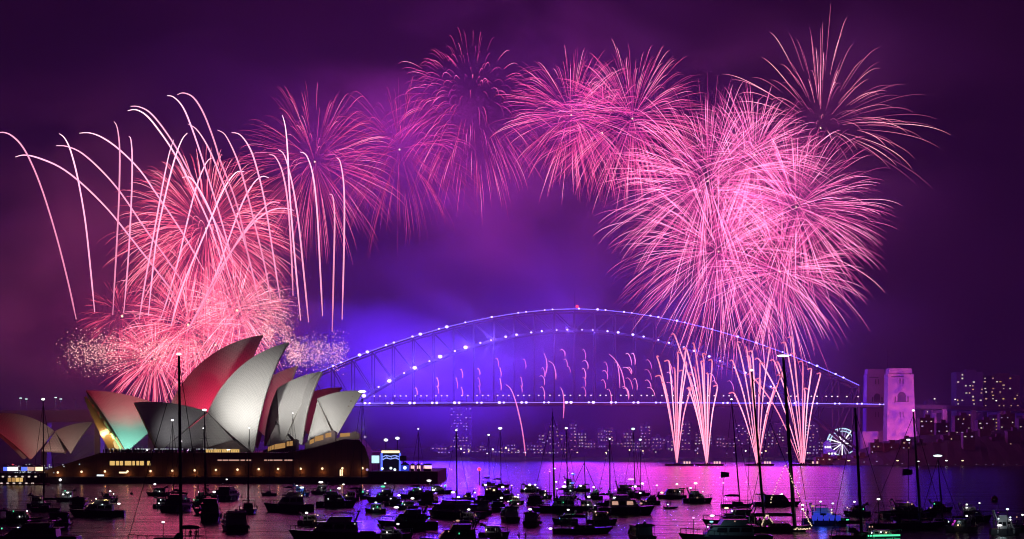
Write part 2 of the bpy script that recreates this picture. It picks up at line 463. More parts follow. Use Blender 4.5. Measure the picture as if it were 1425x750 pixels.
mb = MB(); mb.tube([(0, 0, 0), (0, 0, 5.2)], .14, 5, 0); mb.tube([(0, 0, 5.2), (.9, 0, 5.5)], .1, 5, 0); mb.ball((1.0, 0, 5.5), (.75, .5, .5), 1)
lampm = mb.build('street_lamp', [M['steel'], glow('deck_street_lamp', (1, .80, .80), 1.8)], bridge)
firstl = True
for i in range(-14, 36):
    for dx in (-5, 0, 5):
        if i > 13 and dx: continue
        if rb.random() < .12: continue
        x = i * 18.2 + 8 + dx
        if abs(x) < HS + 2 or x > HS + 60:
            o = lampm if firstl else dup(lampm, bridge); firstl = False
            o.location = (x, -8.6, deck_h(x))
mb = MB(); mb.tube([(0, 0, 0), (0, 0, 17)], [.35, .1], 5); mb.build('crown_flagpole', M['steel'], bridge, (0, 2, up_h(0) + .7))
MB().ball((0, 0, 0), 1.5).build('beacon_lamp', M['red'], bridge, (2, -1.6, up_h(0) + 3.2))
point('beacon_light', (BX + 2, BY - 5, 139), (1, .05, .12), 2500, 1)

# pylons and abutment
def pylon(name, px0, px1, top, Y, label, lit):
    a = at(px0, top, Y); b = at(px1, top, Y); wd = b.x - a.x; ht = a.z
    r = empty(name, ((a.x + b.x) / 2, Y, 0)); tag(r, label, 'tower', 'bridge pylons')
    hw = wd / 2
    mb = MB()
    mb.frustum(0, (-hw * 1.12, hw * 1.12, -9, 9), ht * .93, (-hw * .98, hw * .86, -7.6, 7.6))
    mb.frustum(ht * .93, (-hw * .92, hw * .80, -7.0, 7.0), ht, (-hw * .90, hw * .74, -6.8, 6.8))
    mb.build('tower_shaft', M['stone'], r)
    mb = MB(); mb.frustum(ht * .922, (-hw * 1.02, hw * .9, -8.0, 8.0), ht * .938, (-hw * 1.02, hw * .9, -8.0, 8.0)); mb.build('cornice', M['stone'], r)
    yf = -8.4
    mb = MB(); zc = ht * .70; aw = hw * .30
    arch = [(-aw, zc - 5), (aw, zc - 5)] + [(aw * math.cos(t), zc + aw * math.sin(t)) for t in [PI * k / 8 for k in range(9)]]
    mb.prism(arch, yf, yf + 2.6); mb.build('arched_opening', M['dark'], r)
    for xx, zz in ((-1.4, .86), (1.2, .86), (-1.4, .50), (1.2, .50)):
        MB().box((xx, -8.35 + (zz - .5) * 1.0, ht * zz), (.6, .8, 4.6)).build('slit_window', M['dark'], r)
    for s in (-1, 1): MB().box((s * hw * .46, -8.2, zc - 3), (1.0, 1.0, 5.0)).build('side_niche', M['dark'], r)
    mb = MB(); mb.box((0, -8.9, zc - 5.6), (hw * 1.0, 1.6, 1.0)); mb.build('balcony', M['stone'], r)
    mb = MB(); mb.box((-hw * .3, -7.3, ht * .865 + 3.6), (hw * .9, .8, .9)); mb.build('string_course', M['dark'], r)
    if lit: MB().tube([(-hw * .9, 0, ht), (-hw * .9, 0, ht + 17)], [.2, .06], 5).build('flagpole', M['steel'], r)
    return r


pylon('bridge_pylon', 1233, 1271, 513, 1548, 'tall stone pylon lit pink and violet at the right end of the bridge', True)
pylon('bridge_pylon', 1204, 1232, 514, 1606, 'dim pylon with one orange edge standing behind the lit stone pylon', False)
pb = at(1250, 575, 1548)
spot('pylon_projector', (352, 1446, 24), at(1251, 562, 1548), (1, 1, 1), 1.15e6, 50, .3, 2)
gl = bpy.data.objects['pylon_projector'].data; gl.use_nodes = True; n = gl.node_tree.nodes; l = gl.node_tree.links
ge = n['Emission']; gt = n.new('ShaderNodeTexCoord'); gz = n.new('ShaderNodeTexNoise'); gz.inputs['Scale'].default_value = 26; gz.inputs['Detail'].default_value = 3; gz.inputs['Distortion'].default_value = 1.2
gr = n.new('ShaderNodeValToRGB'); gr.color_ramp.elements[0].position = .36; gr.color_ramp.elements[0].color = (.07, .01, .55, 1); gr.color_ramp.elements[1].position = .64; gr.color_ramp.elements[1].color = (1.0, .13, .62, 1)
l.new(gt.outputs['Normal'], gz.inputs['Vector']); l.new(gz.outputs[0], gr.inputs[0]); l.new(gr.outputs[0], ge.inputs['Color'])
spot('pylon_side_lamp', at(1196, 560, 1600), at(1206, 536, 1606), (1, .30, .06), 2.5e3, 60, .5, .5)
mb = MB(); a = at(1198, 575, 1565); b = at(1440, 575, 1565)
mb.box(((at(1198, 0, 1565).x + at(1290, 0, 1565).x) / 2, 1580, 13), (at(1290, 0, 1565).x - at(1198, 0, 1565).x, 46, 26)); 
tag(mb.build('bridge_abutment', M['stone']), 'dark stone abutment under the lit pylon at the bridge end', 'abutment')
for i, px in enumerate((1312, 1352, 1392, 1432)):
    c = at(px, 0, 1565); mb = MB(); zt = deck_h(c.x - BX) - 3.5
    for yy in (-6, 34): mb.frustum(0, (-2.6, 2.6, yy - 2.6, yy + 2.6), zt, (-2, 2, yy - 2, yy + 2))
    mb.box((0, 14, zt - 1.6), (3.2, 44, 2.2))
    tag(mb.build('approach_pier', M['stone'], None, (c.x, 1565, 0)), '%s stone pier from the lit pylon carrying the bridge approach' % ('first', 'second', 'third', 'fourth')[i], 'pier', 'approach piers')

# southern approach seen left of the sails
r = empty('approach_viaduct', (at(60, 0, 1180).x, 1180, 0)); tag(r, 'dark elevated roadway behind the low sails at the left edge', 'viaduct')
zt, zb = at(0, 571, 1180).z, at(0, 587, 1180).z
MB().box((0, 8, (zt + zb) / 2), (260, 18, zt - zb)).build('road_deck', M['dark'], r)
mb = MB()
for k in range(-32, 33): mb.box((k * 4, -.8, zt + .7), (.15, .15, 1.4))
mb.box((0, -.8, zt + 1.45), (260, .2, .15)); mb.build('parapet_railing', M['steel'], r)
for k in range(-3, 4): MB().box((k * 36, 8, zb / 2), (4, 12, zb)).build('pier', M['dark'], r)
for px, hgt, on in ((27, 8.2, 1), (35, 7.6, 1), (76, 8.6, 1), (83, 7.6, 1), (103, 7.5, 0)):
    mb = MB(); mb.tube([(0, 0, 0), (0, 0, hgt)], .16, 5, 0); mb.box((0, 0, hgt + .1), (1.5, .7, .5), 1)
    o = mb.build('street_lamp', [M['steel'], M['cool'] if on else M['dark']], None, (at(px, 0, 1180).x, 1183, zt))
    tag(o, '%s street lamp on the dark elevated roadway' % {27: 'left short', 35: 'second cool white', 76: 'third tall', 83: 'bright fourth', 103: 'unlit rightmost'}[px], 'street lamp', 'street lamps on the roadway')
    if on: point('street_light', at(px, 571, 1180) + Vector((0, -2, hgt - 1)), (.75, .9, 1), 900, .4)

# ------------------------------------------------------------------ far shore buildings
rc = random.Random(11)
winm = {}
ORD = ['first', 'second', 'third', 'fourth', 'fifth', 'sixth', 'seventh', 'eighth', 'ninth', 'tenth', 'eleventh', 'twelfth', 'thirteenth', 'fourteenth', 'fifteenth', 'sixteenth',
       'seventeenth', 'eighteenth', 'nineteenth', 'twentieth', 'twenty-first', 'twenty-second', 'twenty-third', 'twenty-fourth', 'twenty-fifth', 'twenty-sixth', 'twenty-seventh', 'twenty-eighth', 'twenty-ninth', 'thirtieth',
       'thirty-first', 'thirty-second', 'thirty-third', 'thirty-fourth', 'thirty-fifth', 'thirty-sixth', 'thirty-seventh', 'thirty-eighth', 'thirty-ninth', 'fortieth']


def pane(kind, s):
    key = (kind, s)
    if key not in winm:
        mb = MB(); mb.box((0, 0, 0), (s[0], .3, s[1])); o = mb.build('lit_window', M[kind]); me = o.data; bpy.data.objects.remove(o); winm[key] = me
    return winm[key]


def block(px0, px1, top, base, Y, label, group, lit, mat='block', kinds=('dimwin', 'dimwin2'), ws=(1.7, 1.3), roof=0):
    a = at(px0, top, Y); b = at(px1, base, Y); wd = b.x - a.x; z0 = max(-1, b.z - 6); ht = a.z
    r = empty('apartment_block', ((a.x + b.x) / 2, Y, 0)); tag(r, label, 'building', group)
    MB().box((0, wd * .4, (z0 + ht) / 2), (wd, wd * .8, ht - z0)).build('wall', M[mat], r)
    mb = MB(); mb.box((0, wd * .4, ht + .5), (wd * 1.02, wd * .82, 1.0)); mb.box((wd * .1, wd * .4, ht + 2.2), (wd * .35, wd * .4, 2.4))
    mb.build('roof', M[mat], r)
    if roof:
        mb = MB(); mb.tube([(0, wd * .4, ht + 3.4), (0, wd * .4, ht + 3.4 + roof)], [.4, .1], 5); mb.build('antenna', M['steel'], r)
    nz = max(1, int((ht - max(z0 + 4, b.z)) / 3.3)); nx = max(1, int(wd / 3.2)); cells = [(i, j) for i in range(nx) for j in range(nz)]
    rc.shuffle(cells)
    for i, j in cells[:min(lit, len(cells), 95)]:
        o = bpy.data.objects.new('lit_window', pane(rc.choice(kinds), ws)); COL.objects.link(o); o.parent = r
        o.scale = (rc.uniform(.45, 1.15), 1, rc.uniform(.6, 1.1)); o.location = (-wd / 2 + (i + rc.uniform(.3, .7)) * wd / nx, -.16, max(z0 + 4, b.z) + (j + .5) * (ht - max(z0 + 4, b.z)) / nz)
    return r


block(626, 656, 563, 634, 2080, 'tall slender tower with scattered lit windows seen under the left half of the arch', 'buildings on the far shore', 46, 'block', ('dimwin2', 'dimwin', 'violetwin'), (1.8, 1.3), 0)
k = 0
spec = []
for px in range(604, 752, 11): spec.append((px + rc.uniform(-3, 3), rc.uniform(8, 15), rc.uniform(617, 629), 640, 1950 + rc.uniform(0, 90), 14))
for px in range(756, 940, 13):
    spec.append((px + rc.uniform(-4, 4), rc.uniform(11, 19), rc.choice((592, 598, 604, 612, 618, 622)) + rc.uniform(-4, 4), 640, 1960 + rc.uniform(0, 120), 12))
for px in range(944, 1150, 14):
    spec.append((px + rc.uniform(-4, 4), rc.uniform(12, 20), rc.choice((586, 592, 600, 606, 614)) + rc.uniform(-4, 4), 642, 1940 + rc.uniform(0, 120), 15))
spec.sort()
for i, (px, wd, top, base, Y, lit) in enumerate(spec):
    nm = ORD[i] if i < len(ORD) else ORD[i - 40] + ' from the right end'
    if i >= 40: nm = ORD[len(spec) - 1 - i] + ' from the right'
    else: nm += ' from the left'
    block(px - wd / 2, px + wd / 2, top, base, Y, 'hazy %s with lit windows, %s across the water' % ('low house' if top > 616 else 'apartment block', nm), 'buildings on the far shore', int(lit * rc.uniform(.8, 2.0)), rc.choice(('block', 'block2')), ('dimwin', 'dimwin2', 'violetwin'), (1.7, 1.2))
rspec = []
for px in (1150, 1170, 1196, 1216, 1240, 1262, 1284, 1303, 1322, 1345, 1368, 1392, 1412, 1436):
    rspec.append((px + rc.uniform(-4, 4), rc.uniform(14, 24), (rc.uniform(636, 642) if px < 1200 else rc.uniform(612, 628)) - max(0, (px - 1260)) * .12, 647, 1262 + rc.uniform(0, 50), rc.choice((2, 4, 7))))
for i, (px, wd, top, base, Y, lit) in enumerate(rspec):
    block(px - wd / 2, px + wd / 2, top, base - 6, Y, 'dark waterfront building on the right shore, %s from its left end' % ORD[i], 'buildings on the right shore', lit, rc.choice(('block', 'block2')), ('dimwin', 'violetwin', 'dimwin2'), (1.2, .9))
for i, (px, wd, top) in enumerate(((1290, 20, 583), (1312, 18, 590), (1340, 22, 580), (1372, 22, 586), (1402, 20, 578), (1428, 20, 584))):
    block(px - wd / 2, px + wd / 2, top, 630, 1345 + 10 * i, 'dim upper terrace block under the bridge approach, %s from its left end' % ORD[i], 'blocks on the right hill', 11, 'block2', ('dimwin', 'violetwin', 'dimwin2'), (1.3, .8))
block(1331, 1368, 519, 600, 1690, 'broad tower block with rounded left shoulder and sparse lit windows at the far right', 'towers at the far right', 34, 'block', ('dimwin2', 'dimwin', 'gold'), (1.7, 1.3))
block(1369, 1419, 524, 600, 1700, 'broad tower block crowded with lit yellow windows at the far right', 'towers at the far right', 52, 'block2', ('gold', 'dimwin', 'goldsoft', 'dimwin2'), (1.8, 1.1))
block(1288, 1302, 560, 606, 1640, 'low dark block just right of the lit pylon', 'towers at the far right', 5, 'block', ('dimwin',))

# shore lamps: poles with globes along both shores
mb = MB(); mb.tube([(0, 0, 0), (0, 0, 4.5)], .12, 5, 0); mb.ball((0, 0, 4.9), (.75, .75, .55), 1)
sl = {}
for kd in ('white', 'warm', 'violetwin'):
    mbx = MB(); mbx.v, mbx.f, mbx.m = mb.v, mb.f, mb.m; o = mbx.build('shore_lamp', [M['steel'], M[kd]]); sl[kd] = o.data; bpy.data.objects.remove(o)
spots = [(1181, 641, 'warm', 1.5), (1203, 643, 'violetwin', .8), (1221, 642, 'violetwin', .9), (1249, 641, 'warm', 1.3), (1256, 645, 'violetwin', .8), (1279, 642, 'white', 1.1), (1317, 641, 'white', 1.2), (1340, 641, 'warm', 1.2),
         (1360, 646, 'violetwin', .8), (1372, 646, 'violetwin', .7), (1382, 646, 'violetwin', .8), (1398, 646, 'violetwin', .7), (1214, 646, 'violetwin', .7), (1235, 646, 'violetwin', .7), (1293, 646, 'violetwin', .7), (1305, 646, 'violetwin', .7), (1330, 646, 'violetwin', .6), (1416, 646, 'violetwin', .7)]
for i, (px, py, kd, s) in enumerate(spots):
    o = bpy.data.objects.new('shore_lamp', sl[kd]); COL.objects.link(o); a = at(px, 649, 1228); o.location = (a.x, 1228 + i % 3, .3); o.scale = (s, s, (at(0, py, 1228).z - .3) / 4.9)
    sp = sorted(spots).index(spots[i])
    tag(o, '%s lamp on the right shore promenade, %s from its left end' % ({'white': 'white', 'warm': 'orange', 'violetwin': 'small violet'}[kd], ORD[sp]), 'lamp', 'lamps along the right shore')
fs = []
for i in range(38): fs.append((rc.uniform(612, 1146), rc.choice(('dimwin', 'white', 'warm', 'violetwin')), rc.uniform(.7, 1.1)))
for kd in ('dimwin',):
    mbx = MB(); mbx.v, mbx.f, mbx.m = mb.v, mb.f, mb.m; o = mbx.build('shore_lamp', [M['steel'], M[kd]]); sl[kd] = o.data; bpy.data.objects.remove(o)
for i, (px, kd, s) in enumerate(sorted(fs)):
    o = bpy.data.objects.new('shore_lamp', sl[kd]); COL.objects.link(o); a = at(px, 640, 1880); o.location = (a.x, 1880 + rc.uniform(0, 14), .2); o.scale = (s * 1.2, s * 1.2, s * rc.uniform(1, 2))
    tag(o, 'small %s lamp on the far shore under the arch, %s from the left' % ({'white': 'white', 'warm': 'orange', 'violetwin': 'violet', 'dimwin': 'pale'}[kd], ORD[i]), 'lamp', 'lamps along the far shore')
for px, py, Y, kd, s, lb in ((1357, 613, 1330, 'cool', 2.4, 'very bright cool floodlight on the dark right hillside'), (1330, 620, 1320, 'red', 1.6, 'orange red lamp beside the bright floodlight on the right hillside')):
    a = at(px, py, Y); r = empty('hillside_floodlight', (a.x, Y, a.z - 8)); tag(r, lb, 'floodlight')
    MB().tube([(0, 0, -4), (0, 0, 7.4)], .25, 5).build('pole', M['steel'], r); MB().ball((0, -.3, 8), (s, 1, s)).build('lamp_head', M[kd] if kd != 'red' else M['warm'], r)
    point('hill_light', (a.x, Y - 4, a.z), (.8, .9, 1) if kd == 'cool' else (1, .3, .1), 2500 if kd == 'cool' else 600, 1)

# ferris wheel behind the arch
c = at(1172, 617, 1800); r = empty('ferris_wheel', (c.x, 1800, 0)); tag(r, 'white lit ferris wheel glowing behind the right foot of the arch', 'ferris wheel')
R = 21.0 / F * 1800
for yy in (-1.2, 1.2):
    mb = MB(); ring = [(R * math.cos(2 * PI * k / 40), yy, c.z + R * math.sin(2 * PI * k / 40)) for k in range(41)]
    mb.tube(ring, .55, 5); mb.tube([(x * .82, y, c.z + (z - c.z) * .82) for x, y, z in ring], .45, 5); mb.build('lit_rim', M['screen'], r)
for k in range(20):
    t = 2 * PI * k / 20; MB().bar((0, 0, c.z), (R * math.cos(t), 0, c.z + R * math.sin(t)), .75, .75).build('lit_spoke', M['violetwin'] if k % 3 else M['white'], r)
for k in range(20):
    t = 2 * PI * (k + .5) / 20; MB().box((R * math.cos(t), 0, c.z + R * math.sin(t) - .6), (1.5, 1.6, 1.7)).build('gondola', M['tent'], r)
for s in (-1, 1): MB().bar((s * 8, 3, -1), (0, 3, c.z), .8, .8).build('support_leg', M['steel'], r)
MB().tube([(0, -2, c.z), (0, 3.3, c.z)], 1.1, 10).build('hub', M['steel'], r)
point('wheel_light', (c.x, 1790, c.z), (.6, .7, 1), 9000, 5)
for i, (px, py) in enumerate(((1152, 617), (1158, 629), (1160, 635), (1146, 641))):
    a = at(px, py, 1790); mb = MB(); w2 = (7, 9, 6, 12)[i]
    pass
    r = empty('amusement_pavilion', (a.x, 1790, 0)); mb2 = MB(); mb2.box((0, 3, a.z / 2 - .3), (w2, 6, a.z)); mb2.build('wall', M['tent'], r)
    MB().prism([(-w2 / 2 - .6, a.z - .2), (w2 / 2 + .6, a.z - .2), (0, a.z + 3.2)], -.6, 6.6).build('roof', M['tent'], r)
    for q in range(3): MB().box((-w2 / 3 + q * w2 / 3, -.2, a.z * .75), (w2 / 5, .3, 1.6)).build('lit_window', M['white'], r)
    tag(r, 'white lit amusement pavilion by the ferris wheel, %s' % ('tallest, at its upper left', 'just below its left rim', 'right of the waterfront row', 'widest and lowest by the water')[i], 'pavilion', 'pavilions by the wheel')

# ------------------------------------------------------------------ opera house
TH = math.radians(22); TT = math.tan(TH)
opera = empty('sail_opera_house', (at(300, 0, 790).x, 790, 0)); tag(opera, 'white sail roofed opera house on a red granite podium', 'opera house')
OW = opera.location.copy()


class Hall:
    """vertical plane of a hall's ridge line; photo points on it become local (s, t, z)"""
    def __init__(s, px, Y):
        s.o = Vector((at(px, 0, Y).x, Y, 0)); s.a = Vector((math.cos(TH), math.sin(TH), 0)); s.l = Vector((-math.sin(TH), math.cos(TH), 0))

    def loc(s, px, py, t):      # point on the plane offset t (t<0 is towards the water)
        o = s.o + s.l * t; k = (px - 712.5) / F
        Y = (o.y - TT * o.x) / (1 - TT * k); P = at(px, py, Y); d = P - s.o
        return Vector((d.dot(s.a), t, P.z))

    def wld(s, v): return s.o + s.a * v.x + s.l * v.y + Vector((0, 0, v.z)) - OW


def sphere_c(P, B, Q, R, pick):
    a, b = B - P, Q - P; n = a.cross(b); c = P + (n.cross(a) * b.length_squared + b.cross(n) * a.length_squared) / (2 * n.length_squared)
    r2 = (c - P).length_squared; d = math.sqrt(max(R * R - r2, 1)); n.normalize()
    return max((c + n * d, c - n * d), key=pick)


def slerp(a, b, t):
    w_ = math.acos(max(-1, min(1, a.normalized().dot(b.normalized()))))
    if w_ < 1e-5: return a.lerp(b, t)
    return a * (math.sin((1 - t) * w_) / math.sin(w_)) + b * (math.sin(t * w_) / math.sin(w_))


def sail(hall, peak, back, foot, half, R, sides=(-1, 1), name='sail_shell', mat='sail', nu=26, nv=26, ts=0.0, thick=1.1, far=1.0):
    P, B = hall.loc(*peak, ts), hall.loc(*back, ts); Q = hall.loc(*foot, -half)
    C = sphere_c(P, B, Q, R, lambda c: c.y * 1.0 - c.z * .35)
    c2 = Vector((C.x, ts, C.z)); out = []
    for side in sides:
        mb = MB(); grid = []; uv = []
        for lay in (0, 1):
            for i in range(nu + 1):
                rd = slerp(B - c2, P - c2, i / nu) + c2 - C
                for j in range(nv + 1):
                    v = (slerp(Q - C, rd, .02 + .98 * j / nv)); v = C + v * (1 - lay * thick / v.length)
                    if j == nv: v.y = ts
                    if side > 0: v.y = ts + (ts - v.y) * far; v.x += (1 - far) * (v.y - ts) * .8
                    mb.v.append(hall.wld(v)); uv.append((i / nu * 22, j / nv * 38))
        K = (nu + 1) * (nv + 1); W = nv + 1
        for i in range(nu):
            for j in range(nv):
                q = [i * W + j, i * W + j + 1, (i + 1) * W + j + 1, (i + 1) * W + j]
                mb.f.append(tuple(q if side < 0 else q[::-1])); mb.m.append(0)
                q2 = [K + x for x in q]; mb.f.append(tuple(q2[::-1] if side < 0 else q2)); mb.m.append(1)
        for j in range(nv):
            for i in (0, nu): mb.f.append((i * W + j, i * W + j + 1, K + i * W + j + 1, K + i * W + j)); mb.m.append(1)
        for i in range(nu): mb.f.append((i * W, (i + 1) * W, K + (i + 1) * W, K + i * W)); mb.m.append(1)
        mb.uv = uv
        out.append(mb.build(name, [M[mat], M['concrete']], opera, smooth=True))
    return P, B, Q, C


JH = Hall(300, 790); CH = Hall(250, 858)
# near hall, left to right
sail(JH, (186.5, 560), (289, 573), (222, 630), 17, 110, far=.4)
j2 = sail(JH, (402, 476), (289, 574), (353, 631), 21, 62)
sail(JH, (448.5, 516.5), (386, 540), (392, 622), 13, 70, ts=3.5)  # added rear shell: the next sail's shaded upper part given its own shape
j3 = sail(JH, (447.5, 518), (383, 585), (420, 620), 17, 60)
j4 = sail(JH, (506, 544), (441, 555), (468, 608), 13, 62)
# infill shells between the big sails
def infill(hall, tri, ts, bulge, name='side_shell'):
    A, B, Cc = [hall.loc(px, py, t) for (px, py), t in zip(tri, ts)]; mb = MB(); n = 10; idx = {}; nn = (B - A).cross(Cc - A).normalized()
    if nn.y > 0: nn = -nn
    for lay in (0, 1):
        for i in range(n + 1):
            for j in range(n + 1 - i):
                u, v = i / n, j / n; w_ = 1 - u - v
                p_ = A * w_ + B * u + Cc * v + nn * (bulge * 27 * u * v * w_ - lay * .7); idx[lay, i, j] = len(mb.v); mb.v.append(hall.wld(p_))
    uv = [(x.x * .9, x.z * 1.4) for x in mb.v]
    for lay in (0, 1):
        for i in range(n):
            for j in range(n - i):
                f = (idx[lay, i, j], idx[lay, i + 1, j], idx[lay, i, j + 1]); mb.f.append(f); mb.m.append(lay)
                if j < n - i - 1: mb.f.append((idx[lay, i + 1, j], idx[lay, i + 1, j + 1], idx[lay, i, j + 1])); mb.m.append(lay)
    mb.uv = uv
    return mb.build(name, [M['sail'], M['concrete']], opera)


infill(JH, ((289, 575), (232, 621), (340, 628)), (-1.0, -15, -18), 1.2)
infill(JH, ((385, 588), (371, 619), (412, 620)), (-.8, -14, -14), 1.0)
infill(JH, ((442, 557), (427, 616), (464, 606)), (-.8, -13, -11), 1.2)
# far hall, lit red by the fireworks overhead
sail(CH, (119.5, 543), (244, 573), (176, 629), 23, 130)
sail(CH, (366, 466), (232, 575), (318, 631), 25, 72)
sail(CH, (414.5, 509), (330, 566), (385, 625), 20, 66)
sail(CH, (475.5, 539), (395, 566), (440, 618), 16, 66)

# glass walls in the sail mouths: a fan of bronze mullions over lit panes
def glasswall(hall, peak, foot, half, inset, kind, n=13, lo=0.0, hi=.93, name='glass_wall', sgn=-1):
    P = hall.loc(*peak, 0); Q = hall.loc(*foot, -half); mb = MB(); mu = MB(); P2 = P * 1.0; P2.x += sgn * -1 * inset; top = P2.z; bz = Q.z
    cols = []
    for i in range(n + 1):
        f = -1 + 2 * i / n; y = f * half * .86
        ztop = bz + (top - bz) * hi * (1 - abs(f) ** 1.7) ** .8 + .5
        foot_x = Q.x + sgn * 0 - sgn * inset * .35
        tx = P2.x + (foot_x - P2.x) * (1 - (ztop - bz) / (top - bz))
        cols.append((Vector((foot_x, y, bz + (ztop - bz) * lo)), Vector((tx, y, ztop))))
    for a, b in cols: mu.bar(hall.wld(a), hall.wld(b), .75, .9)
    for (a, b), (c, d) in zip(cols, cols[1:]):
        off = Vector((-sgn * .5, 0, 0)); mb.add([hall.wld(x + off) for x in (a, c, d, b)], [(0, 1, 2, 3)])
    g = mb.build(name, M[kind], opera); mu.build('mullion_fan', M['bronze'], g); return cols


glasswall(CH, (121.5, 547), (176, 629), 23, -2.0, 'glass', sgn=-1)
glasswall(JH, (402, 476), (353, 631), 21, 7, 'glass', sgn=1, hi=.6)
glasswall(JH, (447.5, 517), (420, 620), 17, 6, 'glass', sgn=1, hi=.7)
glasswall(JH, (506, 544), (468, 608), 13, 4, 'glass', sgn=1, hi=.9)
q = CH.wld(CH.loc(163, 622, -8)) + OW
point('foyer_lamp', q + Vector((-5, -3, 3)), (1, .70, .28), 14000, 1.2)
point('foyer_lamp', q + Vector((-16, 22, 4)), (1, .72, .34), 14000, 1.2)
fb = MB(); fo = CH.wld(CH.loc(164, 628, -12))
fb.ball(fo + Vector((2, 0, 4)), (4.2, 5, 4.0), 0, 10, 6); fb.build('foyer_lantern', glow('foyer_glow', (1, .74, .30), 1.0), opera)

# restaurant sails at the left
RH = Hall(70, 755)
sail(RH, (-34, 583), (76, 600), (43, 640), 12, 40)
sail(RH, (129, 587), (76, 600), (98, 631), 10, 44)
infill(RH, ((77, 601), (58, 627), (90, 629)), (-.6, -8, -8), .6)

# podium
def X(px, Y): return (px - 712.5) / F * Y
def Zr(py, Y): return EYE - (py - YH) / F * Y


PY = 706.0
pod = MB(); zt = Zr(630, PY); zb = Zr(665, PY)
xl, xr = X(152, PY), X(514, PY)
prof = [(X(30, PY), zb), (xr, zb), (xr, Zr(640, PY)), (X(508, PY), Zr(622, PY)), (X(500, PY), Zr(612, PY)), (X(478, PY), Zr(611, PY)), (X(440, PY), Zr(622, PY)), (X(400, PY), Zr(630, PY)), (xl, zt), (X(140, PY), zt)]
prof = [(x - OW.x, z) for x, z in prof]
pod.prism(prof, PY - OW.y, PY - OW.y + 26); pod.build('podium', M['granite'], opera)
pd = MB(); pd.box(((xl + X(500, 800)) / 2 - OW.x, PY + 26 + 105 - OW.y, (zt + zb) / 2 - .2), (X(545, 820) - xl, 210, zt - zb - .4)); pd.build('podium_terrace', M['granite2'], opera)
st = MB(); ns = 34
for i in range(ns):       # monumental steps at the left
    x0 = X(30, PY) + (X(150, PY) - X(30, PY)) * i / ns; x1 = X(150, PY) + 2
    zz = zb + (zt - zb) * (i + 1) / ns
    st.box(((x0 + x1) / 2 - OW.x, PY + 62 - OW.y, zz - .2), (x1 - x0, 70, .4))
st.build('monumental_steps', M['granite2'], opera)
pr = MB()
for i in range(0, 90):
    x = X(152, PY) + (X(430, PY) - X(152, PY)) * i / 89
    pr.box((x - OW.x, PY + .5 - OW.y, zt + .55), (.12, .12, 1.1))
pr.box(((X(152, PY) + X(430, PY)) / 2 - OW.x, PY + .5 - OW.y, zt + 1.15), (X(430, PY) - X(152, PY), .14, .12))
pr.build('podium_railing', M['steelrail'], opera)

def wallwin(px0, px1, py0, py1, kind, name='lit_window', Y=PY, dy=-.14):
    mb = MB(); mb.box(((X(px0, Y) + X(px1, Y)) / 2 - OW.x, Y + dy - OW.y, (Zr(py0, Y) + Zr(py1, Y)) / 2), (X(px1, Y) - X(px0, Y), .24, abs(Zr(py0, Y) - Zr(py1, Y))))
    o = mb.build(name, M[kind], opera); fr = MB(); cx, cz = (X(px0, Y) + X(px1, Y)) / 2 - OW.x, (Zr(py0, Y) + Zr(py1, Y)) / 2
    wd, hh = X(px1, Y) - X(px0, Y), abs(Zr(py0, Y) - Zr(py1, Y))
    for s in (-1, 1): fr.box((cx + s * (wd / 2 + .12), Y + dy - .1 - OW.y, cz), (.22, .4, hh + .5))
    for s in (-1, 1): fr.box((cx, Y + dy - .1 - OW.y, cz + s * (hh / 2 + .12)), (wd, .38, .22))
    fr.build('window_frame', M['bronze'], o); return o


for a, b in ((153, 160), (161.5, 166), (167, 171.5), (174, 183), (184.5, 188), (190, 194), (195, 200.5), (205, 209.5)): wallwin(a, b, 641.5, 647.5, 'gold')
for a, b in ((303, 309), (310, 318), (319, 333), (335, 341), (342.5, 350), (368, 372), (373, 380), (381, 393), (396, 407)): wallwin(a, b, 639.5, 641.3, 'dimwin2')
wallwin(166, 177, 656.5, 658.6, 'warm'); wallwin(135, 145, 660.5, 662.5, 'cool'); wallwin(473, 474.6, 653.5, 662, 'warm', 'lit_doorway'); wallwin(475.4, 477, 653.5, 662, 'warm', 'lit_doorway')
# raised glazed foyers between the sails
def foyer(pxs, apex, Y, wins, kind='goldsoft'):
    mb = MB(); (a, ya), (b, yb) = pxs; z0 = Zr(632, Y)
    mb.prism([(X(a, Y) - OW.x, z0), (X(b, Y) - OW.x, z0), (X(b, Y) - OW.x, Zr(yb, Y)), (X(apex[0], Y) - OW.x, Zr(apex[1], Y)), (X(a, Y) - OW.x, Zr(ya, Y))], Y - OW.y, Y + 10 - OW.y)
    f = mb.build('side_foyer', M['seawall'], opera)
    for x0, x1, y0, y1, sl_ in wins:
        m2 = MB(); m2.add([(X(x0, Y) - OW.x, Y - .2 - OW.y, Zr(y1 + sl_, Y)), (X(x1, Y) - OW.x, Y - .2 - OW.y, Zr(y1, Y)), (X(x1, Y) - OW.x, Y - .2 - OW.y, Zr(y0, Y)), (X(x0, Y) - OW.x, Y - .2 - OW.y, Zr(y0 + sl_, Y)),
                           (X(x0, Y) - OW.x, Y + .1 - OW.y, Zr(y1 + sl_, Y)), (X(x1, Y) - OW.x, Y + .1 - OW.y, Zr(y1, Y)), (X(x1, Y) - OW.x, Y + .1 - OW.y, Zr(y0, Y)), (X(x0, Y) - OW.x, Y + .1 - OW.y, Zr(y0 + sl_, Y))],
                          [(0, 1, 2, 3), (7, 6, 5, 4), (0, 4, 5, 1), (1, 5, 6, 2), (2, 6, 7, 3), (3, 7, 4, 0)])
        m2.build('lit_window', M[kind], f)
    return f


